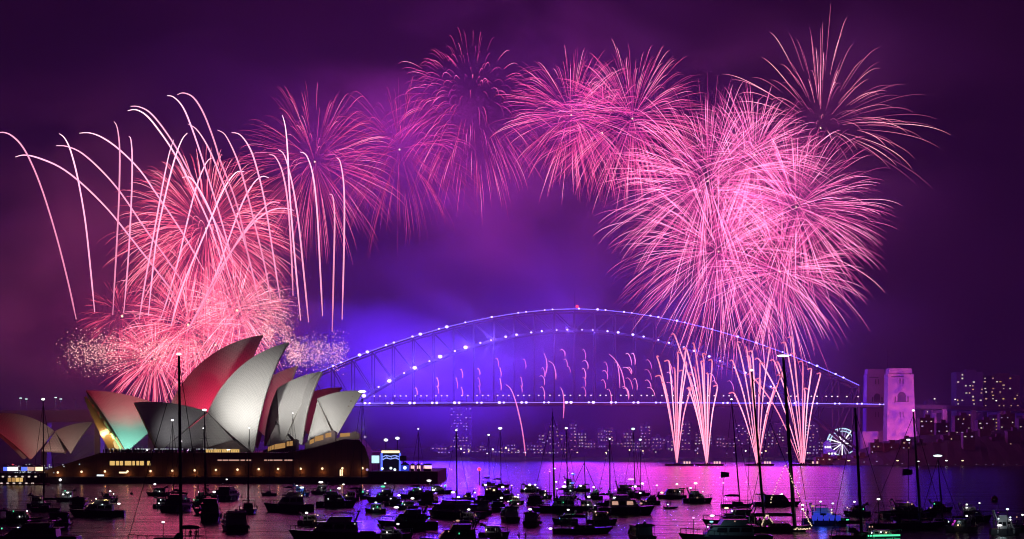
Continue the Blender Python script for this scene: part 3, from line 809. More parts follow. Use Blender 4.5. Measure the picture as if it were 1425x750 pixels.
foyer(((262, 630), (346, 629)), (324, 613), 768, [(286, 296.5, 625, 631.3, 0), (297.2, 307.6, 625, 631.3, 0), (308.3, 320, 625, 631.3, 0), (320.7, 333, 625, 631.3, 0)], 'gold')
foyer(((366, 627), (412, 612)), (409, 611), 772, [(373, 381, 619, 625, 3), (382, 397, 616, 623, 2.4), (399, 408, 613.5, 620, 1)])
foyer(((424, 617), (466, 601)), (462, 599), 776, [(431, 437, 610, 616, 2.5), (438, 450, 605, 612, 2.6), (453, 461, 602, 608, 1)])
foyer(((468, 610), (500, 604)), (494, 600), 784, [(473, 487, 602, 607, 1)])
# lamps along the podium wall
lm = MB(); lm.ball((0, 0, 0), (.45, .4, .45), 0, 8, 6); lm.bar((0, .3, 0), (0, 1.6, .3), .15, .15, 1)
wl = None
for px, py in ((80.5, 657.5), (113.5, 656.5), (146, 656), (177.5, 656), (209.5, 655.5), (240, 655), (271, 654.5), (300.5, 654), (330.5, 653.5), (360, 652.8), (387, 652.6), (418.5, 652.3), (448.5, 652), (476.5, 651.7), (504.5, 651.5)):
    p_ = (X(px, PY - 1.8) - OW.x, PY - 1.8 - OW.y, Zr(py, PY - 1.8))
    if wl is None: wl = lm.build('wall_lamp', [M['warm'], M['bronze']], opera, p_)
    else: dup(wl, opera, p_)
    point('wall_light', Vector(p_) + OW + Vector((0, .5, -1.2)), (1, .40, .11), 60, .2)
for px, py in ((287, 638), (258, 640), (446, 610)):
    pass

# floodlights on the sails
spot('sail_flood', at(262, 624, 708), at(350, 546, 786), (1, .98, .95), 5.8e5, 33, 1, 2)
spot('sail_flood', at(318, 624, 706), at(326, 598, 782), (1, .98, .95), 6e4, 28, 1, 2)
spot('sail_flood', at(205, 624, 706), at(250, 594, 782), (.92, .92, 1), 8e4, 19, 1, 2)
spot('sail_flood', at(462, 603, 715), at(432, 584, 790), (1, .98, .95), 2.4e5, 25, 1, 2)
spot('sail_flood', at(506, 597, 720), at(474, 572, 796), (1, .97, .93), 1.9e5, 32, 1, 2)
spot('teal_flood', at(192, 630, 800), at(188, 612, 834), (.30, 1, .80), 8e4, 60, 1, 1)
spot('restaurant_flood', at(110, 634, 715), at(95, 612, 752), (1, .82, .66), 1.8e4, 70, .9, 1)
spot('restaurant_flood', at(20, 640, 700), at(30, 606, 750), (1, .08, .12), 1.9e4, 80, .9, 1)
spot('red_flood', at(280, 570, 822), at(284, 505, 862), (1, .03, .12), 4.4e4, 140, .9, 2)
spot('red_flood', at(352, 540, 825), at(345, 490, 866), (1, .03, .12), 1.7e4, 90, .9, 2)
spot('red_flood', at(222, 562, 812), at(148, 548, 850), (1, .03, .10), 4.2e4, 64, 1, 2)
spot('red_flood', at(420, 560, 830), at(410, 520, 872), (1, .045, .14), 1.2e4, 100, .9, 2)

# seawall, broadwalk and northern forecourt
sw = MB(); x0, x1 = X(-40, 690), X(520, 690)
sw.box(((x0 + x1) / 2, 690 + 200, .8), (x1 - x0, 400, 3.2)); tag(sw.build('broadwalk', M['seawall']), kind='structure')
nb = MB(); a, b = X(512, 690), X(609.5, 690); zt2 = Zr(656, 690)
nb.box(((a + b) / 2, 690 + 45, zt2 / 2 - .5), (b - a, 94, zt2 + 1)); nb.box(((a + b) / 2, 688.2, zt2 - .2), (b - a, .6, .5))
tag(nb.build('northern_forecourt', pbr('maroon_quay_wall', (.16, .05, .045), .85, 0, .25, .5, .3)), kind='structure')

# things on the northern forecourt
def onq(px, Y=705): return Vector((X(px, Y), Y, zt2))
r = empty('stage_arch', onq(543.5)); tag(r, 'blue lit stage truss with a glowing white sign bar on the quay', 'stage')
s_ = 705 / F
for px in (531, 556.5): MB().box(((px - 543.5) * s_, 0, 3.6), (.7, .9, 7.2)).build('truss_tower', M['bluel'], r)
mb = MB(); pts = [((px - 543.5) * s_, 0, (656 - py) * s_) for px, py in ((531, 637.5), (537, 634.5), (543.5, 636), (550, 634.5), (556.5, 637))]
mb.tube(pts, .22, 5); mb.tube([(x, y, z - 1) for x, y, z in pts[::-1]], .22, 5)
for p0 in pts: mb.bar(p0, (p0[0] + .8, 0, p0[2] - 1), .2)
mb.build('lit_truss', glow('stage_blue', (.3, .4, 1), 1.3), r)
MB().box((0, 0, (656 - 629.5) * s_), (7.2, .8, .95)).build('sign_bar', M['warm'], r); MB().box((0, .6, (656 - 629.5) * s_), (7.8, .6, 1.6)).build('sign_frame', M['dark'], r)
MB().box((0, 6, 3.8), (7.0, 1, 7.4)).build('backdrop', M['canvas'], r)
r = empty('video_screen', onq(522.5)); tag(r, 'bright pale blue video screen beside the stage truss', 'screen')
MB().box((0, 0, (656 - 640) * s_), (10.5 * s_, .3, 10.5 * s_)).build('screen_panel', M['screen'], r); MB().box((0, .5, (656 - 640) * s_), (11.5 * s_, .5, 11.5 * s_)).build('frame', M['dark'], r)
for s in (-1, 1): MB().box((s * 1.2, .5, 1.4), (.2, .2, 3)).build('leg', M['dark'], r)
r = empty('speaker_tower', onq(561)); tag(r, 'black speaker stack on a mast right of the stage truss', 'speaker')
MB().box((0, 0, (656 - 638.5) * s_), (9.5 * s_, 1.4, 7 * s_)).build('speaker_cabinet', M['dark'], r); MB().box((0, .3, 2), (.5, .5, 4)).build('mast', M['dark'], r)
r = empty('blue_marquee', onq(563.5, 700)); tag(r, 'small blue lit marquee with one white lamp under the speaker stack', 'marquee')
MB().box((0, 1, 1.2), (11 * s_, 2, 2.4)).build('side_wall', M['bluesoft'], r); MB().frustum(2.4, (-1.9, 1.9, -.3, 2.6), 3.6, (-.2, .2, .9, 1.1)).build('roof', M['bluecanvas'], r); MB().ball((0, -.6, 1.3), (.7, .4, .7)).build('lamp', M['cool'], r)
for i, (px, wd) in enumerate(((574, 4.5), (582.5, 4.5), (595, 11))):
    r = empty('food_stall', onq(px, 702)); tag(r, '%s pink white lit stall on the dark quay end' % ('leftmost narrow', 'middle narrow', 'wide rightmost')[i], 'stall', 'lit stalls on the quay')
    MB().box((0, 1.2, 1.1), (wd * s_, 2, 2.0)).build('lit_front', glow('stall_light', (1, .55, .52), 1.5), r); MB().frustum(2.3, (-wd * s_ / 2 - .3, wd * s_ / 2 + .3, -.2, 2.6), 3.0, (-wd * s_ / 2 + .2, wd * s_ / 2 - .2, .6, 1.6)).build('roof', M['canvas2'], r)
    MB().box((0, 0, .45), (wd * s_, .3, .9)).build('counter', M['dark'], r)
for px, top in ((537, 613.5), (553, 611)):
    r = empty('quay_lamp_post', onq(px, 712)); tag(r, '%s tall lamp post behind the stage truss' % ('left shorter' if px < 540 else 'right taller'), 'lamp post', 'lamp posts on the quay')
    hh = (656 - top) * 712 / F
    MB().tube([(0, 0, 0), (0, 0, hh)], [.22, .12], 6).build('post', M['steel'], r); MB().ball((0, 0, hh), (.85, .5, .55)).build('lamp_head', M['white'], r)
for i, (px, py, kd) in enumerate(((532, 652, 'cool'), (544, 651.5, 'cool'), (549.5, 653.5, 'cool'), (511, 653.5, 'violetwin'), (508, 608, 'violetwin'))):
    a = at(px, py, 694); r = empty('quay_work_lamp', (a.x, 694, zt2 if py > 640 else a.z - 3)); tag(r, '%s small lamp on the quay edge near the stage' % ('leftmost white', 'middle white', 'right white', 'violet ground', 'high violet')[i], 'lamp', 'small lamps on the quay')
    hz = a.z - r.location.z; MB().tube([(0, 0, -.2), (0, 0, hz)], .06, 5).build('post', M['dark'], r); MB().ball((0, -.1, hz), (.55, .4, .5)).build('lamp_head', M[kd], r)

# lit forecourt at the far left: marquees, lamps and the crowd
ly = 690
for i, (px, wd, kd) in enumerate(((8, 7, 'bluel'), (16.5, 13, 'white'), (33, 7, 'bluel'), (43, 10, 'dimwin2'), (54, 9, 'warm'))):
    a = Vector((X(px, 702), 702, 2.4)); s2 = 702 / F; r = empty('forecourt_marquee', a); tag(r, '%s event marquee on the left forecourt' % ('blue lit leftmost', 'bright white lit', 'blue lit middle', 'dim pink lit', 'orange lit rightmost')[i], 'marquee', 'marquees on the left forecourt')
    MB().box((0, 1, 3.1), (wd * s2, 2, 1.5)).build('lit_valance', M[kd], r); MB().frustum(3.9, (-wd * s2 / 2 - .2, wd * s2 / 2 + .2, -.3, 3), 5.0, (-.2, .2, 1, 1.4)).build('roof', M['tent'], r)
    for s in (-1, 1): MB().box((s * wd * s2 / 2, 0, 1.2), (.15, .15, 2.6)).build('post', M['alu'], r)
for i, (px, py, s) in enumerate(((54.5, 677.5, 1.3), (74, 677.3, 1.2), (94.5, 677, 1.5), (80.5, 668, .9))):
    a = at(px, py, 684); r = empty('jetty_lamp', (a.x, 688, 0)); tag(r, '%s white lamp over the dark jetty at the lower left' % ('first', 'second', 'brightest third', 'orange tinted upper')[i], 'lamp', 'lamps on the jetty')
    MB().tube([(0, 0, -.5), (0, 0, a.z)], .1, 5).build('post', M['dark'], r); MB().ball((0, -.4, a.z), (.6 * s, .4, .55 * s)).build('lamp_head', M['white'], r)
r = empty('jetty_pontoon', (X(35, 668), 664, 0)); tag(r, 'low pontoon with yellow lit cabin and a row of white lamps at the lower left', 'pontoon')
s3 = 668 / F
MB().box((0, 0, .1), (72 * s3, 5, .9)).build('float_deck', M['teak'], r)
MB().box((-9 * s3, .6, 1.9), (24 * s3, 2.4, 2.6)).build('cabin', M['dark'], r); MB().box((-9 * s3, .6, 3.4), (28 * s3, 3.4, .35)).build('cabin_roof', M['canvas2'], r)
for k in range(4): MB().box((-17 * s3 + k * 5.4 * s3, -.68, 2.0), (4.4 * s3, .16, 1.5)).build('lit_window', M['goldsoft'] if k < 2 else M['gold'], r)
for k in range(6): MB().ball((-25 * s3 + k * 9 * s3, -1.6, 3.2), (.5, .35, .32)).build('deck_lamp', M['dimwin'], r)
for k in range(6): MB().ball((-26 * s3 + k * 8.6 * s3, -2.6, .75), (.55, .3, .28)).build('edge_lamp', M['dimwin'], r)

# ------------------------------------------------------------------ people (one continuous skinned body each)
def body(name, joints, edges, radii, mat):
    me = bpy.data.meshes.new(name); me.from_pydata(joints, edges, []); o = bpy.data.objects.new(name, me); COL.objects.link(o)
    m = o.modifiers.new('skin', 'SKIN'); m.use_smooth_shade = True
    for i, r_ in enumerate(radii): me.skin_vertices[0].data[i].radius = (r_, r_)
    me.skin_vertices[0].data[0].use_root = True
    s = o.modifiers.new('sub', 'SUBSURF'); s.levels = 1; s.render_levels = 1
    dg = bpy.context.evaluated_depsgraph_get(); m2 = bpy.data.meshes.new_from_object(o.evaluated_get(dg)); m2.name = name
    bpy.data.objects.remove(o); m2.materials.clear(); m2.materials.append(mat); return m2


JR = [.13, .12, .14, .06, .065, .10, .085, .05, .04, .045, .05, .085, .05, .04, .045, .05, .085, .07, .045, .05, .045, .085, .07, .045, .05, .045]
def person_mesh(armL, armR, lean):
    j = [(0, 0, .95), (0, 0, 1.15), (lean, 0, 1.38), (lean, 0, 1.5), (lean + .01, 0, 1.56), (lean + .02, 0, 1.66)]
    ed = [(0, 1), (1, 2), (2, 3), (3, 4), (4, 5)]; rad = [.13, .125, .14, .065, .075, .105]
    for s, arm in ((1, armL), (-1, armR)):
        b = len(j); j += [(lean, .19 * s, 1.40)] + [(lean + x, s * y, z) for x, y, z in arm]; ed += [(2, b), (b, b + 1), (b + 1, b + 2), (b + 2, b + 3)]; rad += [.065, .05, .04, .042]
    for s in (1, -1):
        b = len(j); j += [(0, .1 * s, .88), (.02, .11 * s, .5), (-.02, .12 * s, .09), (.12, .13 * s, .04)]; ed += [(0, b), (b, b + 1), (b + 1, b + 2), (b + 2, b + 3)]; rad += [.09, .065, .045, .04]
    return body('person', j, ed, rad, M['skin'])


down = [(.0, .27, 1.12), (.05, .28, .88), (.07, .28, .79)]; up = [(.12, .26, 1.18), (.22, .18, 1.42), (.24, .14, 1.55)]
PERSONS = [person_mesh(down, down, 0), person_mesh(up, down, .03), person_mesh(up, up, .0)]
hair = MB(); hair.ball((0, 0, 0), (.115, .11, .085), 0, 8, 5); hm_ = hair.build('hair', M['dark']); HAIR = hm_.data; bpy.data.objects.remove(hm_)
pn = [0]
POSE = ['with arms down', 'with hand raised', 'with both hands raised']
NTH = ['first', 'second', 'third', 'fourth']


def person(loc, rz, lab, k=None):
    k = pn[0] % 3 if k is None else k; pn[0] += 1
    o = bpy.data.objects.new('person', PERSONS[k]); COL.objects.link(o); o.location = loc; o.rotation_euler = (0, 0, rz)
    hh = bpy.data.objects.new('hair', HAIR); COL.objects.link(hh); hh.parent = o; hh.location = (.0, 0, 1.72)
    tag(o, lab % POSE[k], 'person'); return o


# a crowd on the podium edge and steps, too many and too small to count
cr = MB(); rq = random.Random(3)
def little(x, y, z):
    hh = rq.uniform(1.5, 1.8); cr.tube([(x, y, z), (x, y, z + hh * .5), (x, y, z + hh * .8), (x, y, z + hh * .86)], [.2, .24, .26, .1], 5); cr.ball((x, y, z + hh * .93), .13, 0, 6, 4)
for i in range(110): little(X(rq.uniform(145, 285), PY + 3), PY + rq.uniform(1.2, 5), zt)
for i in range(420):
    f = rq.random(); little(X(30, PY) + (X(150, PY) - X(30, PY)) * f, PY + 28 + rq.uniform(0, 60), zb + (zt - zb) * f)
for i in range(240): little(X(rq.uniform(-5, 62), 694), 692 + rq.uniform(0, 9), 2.4)
tag(cr.build('crowd', M['skin']), 'dense crowd of spectators along the podium edge and steps', 'crowd', None, 'stuff')
ph = MB()
for i in range(150):
    f = rq.random(); x = X(30, PY) + (X(150, PY) - X(30, PY)) * f; ph.ball((x, PY + 27 + rq.uniform(-1, 40), zb + (zt - zb) * f + 1.6), (.28, .15, .22), 0, 6, 4)
for i in range(60): ph.ball((X(rq.uniform(145, 300), PY + 1), PY + rq.uniform(.9, 2.5), zt + 1.5), (.25, .15, .2), 0, 6, 4)
for i in range(80): ph.ball((X(rq.uniform(0, 110), 700), 700 + rq.uniform(0, 30), rq.uniform(3.6, 7.5) if i % 3 else 4), (.3, .15, .2), 0, 6, 4)
tag(ph.build('phone_lights', glow('phone_screen', (.85, .92, 1), .55)), 'scatter of phone lights held up in the crowd on the steps', 'phone lights', None, 'stuff')
for k, (px, py) in enumerate(((15, 640), (22, 648), (60, 638), (90, 636), (100, 624), (120, 622), (130, 620), (142, 624))): pass

# ------------------------------------------------------------------ boats
def hull_mb(Lh, B, fb, stern=.86, rake=.10, flare=.72):
    mb = MB(); ns, rows = 14, 5; ring = []
    for i in range(ns + 1):
        t = i / ns; x = -Lh / 2 + Lh * t * (1)
        w_ = B / 2 * (stern + (1 - stern) * min(1, t / .35)) * (1 - max(0, (t - .42) / .58) ** 2.2)
        sh = fb * (1 + .45 * max(0, t - .2) ** 1.6 + .06 * (1 - t)); row = []
        for k in range(rows):
            f = k / (rows - 1); z = -.45 + (sh + .45) * f; ww = max(.02, w_ * (flare + (1 - flare) * f ** .7) if t < .98 else .02)
            row.append((x - rake * Lh * (1 - f) * max(0, t - .6) / .4, ww, z))
        ring.append(row)
    vs = []; 
    for row in ring: vs += [(x, y, z) for x, y, z in row]
    for row in ring: vs += [(x, -y, z) for x, y, z in row]
    o = (ns + 1) * rows; fs = []
    for i in range(ns):
        for k in range(rows - 1):
            a, b = i * rows + k, (i + 1) * rows + k; fs.append((a, b, b + 1, a + 1)); fs.append((o + a, o + a + 1, o + b + 1, o + b))
        a, b = i * rows + rows - 1, (i + 1) * rows + rows - 1; fs.append((a, b, o + b, o + a))
        a, b = i * rows, (i + 1) * rows; fs.append((a, o + a, o + b, b))
    for k in range(rows - 1): fs.append((k, k + 1, o + k + 1, o + k))
    mb.add(vs, fs); return mb


def rail(Lh, B, fb, x0, x1):
    mb = MB(); n = 8
    for s in (-1, 1):
        pts = []
        for i in range(n + 1):
            t = x0 + (x1 - x0) * i / n; w_ = B / 2 * (1 - max(0, (t - .42) / .58) ** 2.2) * .94; x = -Lh / 2 + Lh * t; z = fb * (1 + .45 * max(0, t - .2) ** 1.6)
            pts.append((x, s * w_, z + .75)); mb.tube([(x, s * w_, z - .02), (x, s * w_, z + .75)], .035, 4)
        mb.tube(pts, .04, 4)
    return mb


LCOL = dict(w='white', c='cool', y='warm', b='bluel', g='green', r='red', t='teal', p='pinkl', d='dimwin2')
boat_n = [0]


def base(name, cx, wl, face, yaw, lab, cat, grp):
    Y = depth_of(wl); rz = {1: 0.0, -1: PI, 'S': PI / 2, 'N': -PI / 2}[face] + math.radians(yaw)
    r = empty(name, (X(cx, Y), Y, 0), rz); tag(r, lab, cat, grp)
    inv = (Matrix.Translation(r.location) @ Matrix.Rotation(rz, 4, 'Z')).inverted()
    return r, Y, inv


def lamps(r, inv, Y, lst, zdeck, size=1.0):
    s = Y / F
    for px, py, kd, *rest in lst:
        wpx = rest[0] if rest else 5; P = inv @ at(px, py, Y - 1.2)
        P.z = max(P.z, .7)
        rzl = -r.rotation_euler.z
        MB().ball((0, 0, 0), (wpx * s * .36, .3, max(.14, min(wpx * .22, 1.3) * s)), 0, 10, 6).build('deck_lamp', M[LCOL[kd]], r, P, rz=rzl)  # lamp widened sideways, the streak of its rocking light put into the shape
        if P.z > zdeck + .5: MB().tube([(P.x, P.y, zdeck - .3), (P.x, P.y, P.z)], .06, 5).build('lamp_post', M['alu'], r)


def extra(r, inv, Y, cx, wl, lpx, top):
    lst = []
    for k in range(rbt.choice((1, 2, 2, 3))):
        lst.append((cx + rbt.uniform(-.36, .36) * lpx, wl - (wl - top) * rbt.uniform(.35, .95), rbt.choice('wwwcydgd'), rbt.uniform(1.3, 2.8)))
    lamps(r, inv, Y, lst, 99)


GB = 'motor boats at anchor in the dark'; GS = 'sailing yachts at anchor in the dark'
rbt = random.Random(21)


def cruiser(cx, wl, lpx, face, top, lab, lmp=(), yaw=0, hull='hulln', fly=True, lit=(), cab='hullg', ppl=0, canopy=None, winlit=None, arch=True):
    if cab == 'hullg' and rbt.random() < .45: cab = 'hullw'
    r, Y, inv = base('motor_cruiser', cx, wl, face, yaw, lab, 'motor boat', GB); s = Y / F
    side = face in (1, -1)
    Lh = lpx * s if side else min(17, lpx * s * 2.9); B = min(Lh * .32, 5.6) if side else lpx * s
    Ht = (wl - top) * s; fb = min(max(.9, Ht * .30), Lh * .13 + .3); cabh = (Ht - fb) * (.50 if fly else .85)
    hull_mb(Lh, B, fb).build('hull', M[hull], r, smooth=False)
    st = MB(); st.box((-Lh * .02, 0, fb * .72), (Lh * .92, B * 1.0, .12)) if False else None
    MB().box((-Lh * .40, 0, fb * 1.06), (Lh * .16, B * .78, .10)).build('cockpit_deck', M['teak'], r)
    xa, xb = -Lh * .30, Lh * .24; hw = B * .40
    MB().frustum(fb * .95, (xa, xb, -hw, hw), fb * 1.0 + cabh, (xa + Lh * .01, xb - Lh * .12, -hw * .88, hw * .88)).build('cabin', M[cab], r)
    for sd in (-1, 1):
        wn = MB(); z0, z1 = fb + cabh * .38, fb + cabh * .82
        f0 = .38; n = 3
        for k in range(n):
            x0 = xa + Lh * .03 + k * (xb - xa - Lh * .15) / n; x1 = x0 + (xb - xa - Lh * .15) / n * .86
            def yy(z): return hw * (1 - .12 * (z - fb * .95) / (cabh + fb * .05)) + .035
            wn = MB(); wn.add([(x0, sd * yy(z0), z0), (x1, sd * yy(z0), z0), (x1 - Lh * .01, sd * yy(z1), z1), (x0, sd * yy(z1), z1), (x0, sd * (yy(z0) - .05), z0), (x1, sd * (yy(z0) - .05), z0), (x1 - Lh * .01, sd * (yy(z1) - .05), z1), (x0, sd * (yy(z1) - .05), z1)],
                   [(0, 1, 2, 3), (7, 6, 5, 4), (0, 4, 5, 1), (1, 5, 6, 2), (2, 6, 7, 3), (3, 7, 4, 0)])
            wn.build('cabin_window', M[winlit] if winlit and (k + (sd > 0)) % 2 == 0 else M['glass'], r)
    ws = MB(); ws.add([(xb - Lh * .022 + .04, -hw * .8, fb + cabh * .30), (xb - Lh * .022 + .04, hw * .8, fb + cabh * .30), (xb - Lh * .098 + .04, hw * .72, fb + cabh * .88), (xb - Lh * .098 + .04, -hw * .72, fb + cabh * .88)], [(0, 1, 2, 3)])
    ws.build('windscreen', M['glass'], r)
    topz = fb + cabh
    MB().box((-Lh * .08, 0, topz + .06), (Lh * .50, B * .84, .12)).build('cabin_roof', M[cab], r)
    if fly:
        fz = topz + .12; fh = (Ht - fb) * .26
        MB().frustum(fz, (-Lh * .22, Lh * .06, -hw * .8, hw * .8), fz + fh, (-Lh * .24, Lh * .02, -hw * .72, hw * .72)).build('flybridge', M[cab], r)
        ct = MB(); n = 6; zt_ = fb + (Ht - fb)
        for i in range(n):
            f0, f1 = i / n, (i + 1) / n
            ct.add([(x, y, z + .18 * math.sin(PI * f)) for f, x in ((f0, -Lh * .26 + f0 * Lh * .27), (f1, -Lh * .26 + f1 * Lh * .27)) for y, z in ((-hw * .8, zt_ - .2), (hw * .8, zt_ - .2))], [(0, 1, 3, 2)])
        ct.build('bimini_top', M[canopy or 'canvas'], r)
        pl = MB()
        for x in (-Lh * .25, 0):
            for y in (-1, 1): pl.tube([(x, y * hw * .74, fz), (x, y * hw * .78, zt_ - .15)], .04, 4)
        for x in (-Lh * .25, 0): pl.tube([(x, -hw * .78, zt_ - .17), (x, hw * .78, zt_ - .17)], .04, 4)
        for y in (-1, 1): pl.tube([(-Lh * .25, y * hw * .78, zt_ - .17), (0, y * hw * .78, zt_ - .17)], .04, 4)
        pl.build('bimini_frame', M['steelrail'], r)
    else:
        MB().frustum(topz + .1, (-Lh * .45, -Lh * .28, -hw, hw), topz + .35, (-Lh * .44, -Lh * .27, -hw * .9, hw * .9)).build('cockpit_awning', M[canopy or 'canvas2'], r)
        pl = MB()
        for y in (-1, 1): pl.tube([(-Lh * .44, y * hw * .92, fb), (-Lh * .44, y * hw * .92, topz + .15)], .045, 4)
        pl.build('awning_frame', M['steelrail'], r)
    if arch:
        ra = MB(); xr_ = -Lh * .24; zz = fb + (Ht - fb) * (.98 if fly else 1.05)
        ra.tube([(xr_ - .3, -hw, topz), (xr_ - .9, -hw * .8, zz), (xr_ - .9, hw * .8, zz), (xr_ - .3, hw, topz)], .11, 6); ra.build('radar_arch', M[cab], r)
        MB().ball((xr_ - .9, 0, zz + .22), (.32, .32, .2), 0, 10, 6).build('radar_dome', M['hullw'], r)
    MB().tube([(-Lh * .2, hw * .6, topz), (-Lh * .23, hw * .6, topz + Ht * .8)], [.04, .02], 4).build('whip_antenna', M['steelrail'], r)
    rail(Lh, B, fb, .52, .97).build('bow_rail', M['steelrail'], r)
    for x in (-.3, 0, .22):
        MB().tube([(x * Lh, -B * .47, fb * .85), (x * Lh, -B * .49, fb * .25)], .16, 6).build('fender', M['hullw' if x else 'hulln'], r)
    extra(r, inv, Y, cx, wl, lpx, top)
    lamps(r, inv, Y, lmp, fb)
    for k in range(ppl[0] if ppl else 0):
        lx = -Lh * .40 + (k % 3) * Lh * .055; ly_ = (-.3 + .25 * k) * B * .5
        P = r.location + Matrix.Rotation(r.rotation_euler.z, 3, 'Z') @ Vector((lx, ly_, fb * 1.06 + .05))
        person(P, rbt.uniform(0, 6), 'person %s, ' + NTH[k] + ' from the stern, aboard the ' + ppl[1])
    return r, Y, inv, Lh, B, fb


def yacht(cx, wl, lpx, face, masts, lab, lmp=(), yaw=0, hull='hulln', boom=True, canopy=True, ppl=0, stays=1, flag=None):
    r, Y, inv = base('sailing_yacht', cx, wl, face, yaw, lab, 'sailing yacht', GS); s = Y / F
    side = face in (1, -1); Lh = lpx * s if side else min(16, lpx * s * 3.2); B = min(Lh * .29, 4.6) if side else lpx * s; fb = max(.8, min(1.3, Lh * .08))
    hull_mb(Lh, B, fb, .62, .14, .6).build('hull', M[hull], r)
    MB().frustum(fb * .95, (-Lh * .16, Lh * .20, -B * .28, B * .28), fb + .62, (-Lh * .15, Lh * .14, -B * .23, B * .23)).build('coachroof', M['hullg'], r)
    for sd in (-1, 1):
        for k in range(3): MB().box((-Lh * .1 + k * Lh * .08, sd * (B * .255 + .03), fb + .33), (Lh * .05, .08, .2)).build('portlight', M['glass'], r)
    MB().box((-Lh * .32, 0, fb * 1.03), (Lh * .24, B * .5, .08)).build('cockpit_deck', M['teak'], r)
    if canopy:
        ct = MB(); n = 6
        for i in range(n):
            a0, a1 = PI * i / n, PI * (i + 1) / n
            ct.add([(x, B * .33 * math.cos(a), fb + 1.9 + .25 * math.sin(a)) for a in (a0, a1) for x in (-Lh * .40, -Lh * .22)], [(0, 1, 3, 2)])
        ct.build('bimini_top', M['canvas'], r); pl = MB()
        for x in (-Lh * .39, -Lh * .23): pl.tube([(x, -B * .33, fb + 1.88), (x, B * .33, fb + 1.88)], .035, 4)
        for y in (-1, 1): pl.tube([(-Lh * .39, y * B * .33, fb + 1.88), (-Lh * .23, y * B * .33, fb + 1.88)], .035, 4)
        for x in (-Lh * .39, -Lh * .23):
            for y in (-1, 1): pl.tube([(x, y * B * .31, fb), (x, y * B * .33, fb + 1.9)], .035, 4)
        pl.build('bimini_frame', M['steelrail'], r)
        MB().frustum(fb + .5, (-Lh * .20, -Lh * .08, -B * .27, B * .27), fb + 1.25, (-Lh * .20, -Lh * .13, -B * .22, B * .22)).build('spray_dodger', M['canvas'], r)
    for (px, pt, lamp, pb, rad) in masts:
        P1 = inv @ at(px, pt, Y); P0 = inv @ at(pb, wl - 2, Y); P0.z = fb; P0.y *= .3; P1.y = P0.y + (P1.y - P0.y) * 1.0
        if abs(P0.x) > Lh * .4: P0.x = math.copysign(Lh * .4, P0.x)
        m_ = MB().tube([P0, P0.lerp(P1, .5), P1], [rad * .8, rad * .72, rad * .5], 8).build('mast', M['alu'], r)
        hgt = P1.z - P0.z
        for f in (.42, .72):
            q_ = P0.lerp(P1, f); MB().bar(q_ + Vector((0, -B * .2, 0)), q_ + Vector((0, B * .2, 0)), .09, .06).build('spreader', M['alu'], m_)
        if lamp:
            wpx = lamp[1]
            MB().ball((0, 0, 0), (wpx * s * .40, .3, max(.14, min(1.5, wpx * .25) * s)), 0, 10, 6).build('masthead_lamp', M[LCOL[lamp[0]]], m_, P1 + Vector((0, 0, .25)), rz=-r.rotation_euler.z)  # masthead lamp stretched into the sideways streak its light draws
        MB().tube([P1 + Vector((0, .1, 0)), P1 + Vector((0, .1, .9))], .03, 4).build('wind_vane', M['dark'], m_)
        if stays:
            MB().tube([P0.lerp(P1, .97), Vector((Lh * .47, 0, fb * 1.35))], [.05, .05], 4).build('forestay', M['dark'], r)
            MB().tube([P0.lerp(P1, .97), Vector((-Lh * .49, 0, fb))], [.05, .05], 4).build('backstay', M['dark'], r)
            for sd in (-1, 1): MB().tube([P0.lerp(P1, .9), P0.lerp(P1, .42) + Vector((0, sd * B * .2, 0)), Vector((P0.x - .2, sd * B * .45, fb))], .035, 4).build('shroud', M['dark'], r)
        if boom:
            b1 = Vector((max(-Lh * .42, P0.x - hgt * .38), 0, fb + 2.0)); b0 = P0.lerp(P1, min(.3, 1.9 / max(hgt, 3))); 
            MB().tube([b0, b1], .09, 6).build('boom', M['alu'], r); MB().tube([b0 + Vector((-.2, 0, .25)), b0.lerp(b1, .5) + Vector((0, 0, .3)), b1 + Vector((.3, 0, .18))], [.26, .24, .1], 7).build('furled_sail', M['canvas'], r)
    rail(Lh, B, fb, .05, .97).build('guard_rail', M['steelrail'], r)
    lamps(r, inv, Y, lmp, fb)
    if flag:
        (fx, fy, fw, fh) = flag; P = inv @ at(fx, fy, Y); k = fw * s; mb = MB(); n = 6; sgn = 1 if math.cos(r.rotation_euler.z) > 0 else -1
        vs = []
        for i in range(n + 1):
            t = i / n; vs += [P + Vector((sgn * k * t, .25 * math.sin(t * 6), -.12 * k * t)), P + Vector((sgn * k * t, .25 * math.sin(t * 6 + .5), -fh * s + .12 * k * t))]
        mb.add(vs, [(2 * i, 2 * i + 1, 2 * i + 3, 2 * i + 2) for i in range(n)]); mb.build('flag', M['flag'], r)
    for k in range(ppl[0] if ppl else 0):
        P = r.location + Matrix.Rotation(r.rotation_euler.z, 3, 'Z') @ Vector((Lh * (-.36 + .07 * k), (-.2 + .2 * (k % 3)) * B * .6, fb * 1.03 + .04))
        person(P, rbt.uniform(0, 6), 'person %s, ' + NTH[k] + ' from the stern, aboard the ' + ppl[1])
    return r, Y, inv, Lh, B, fb


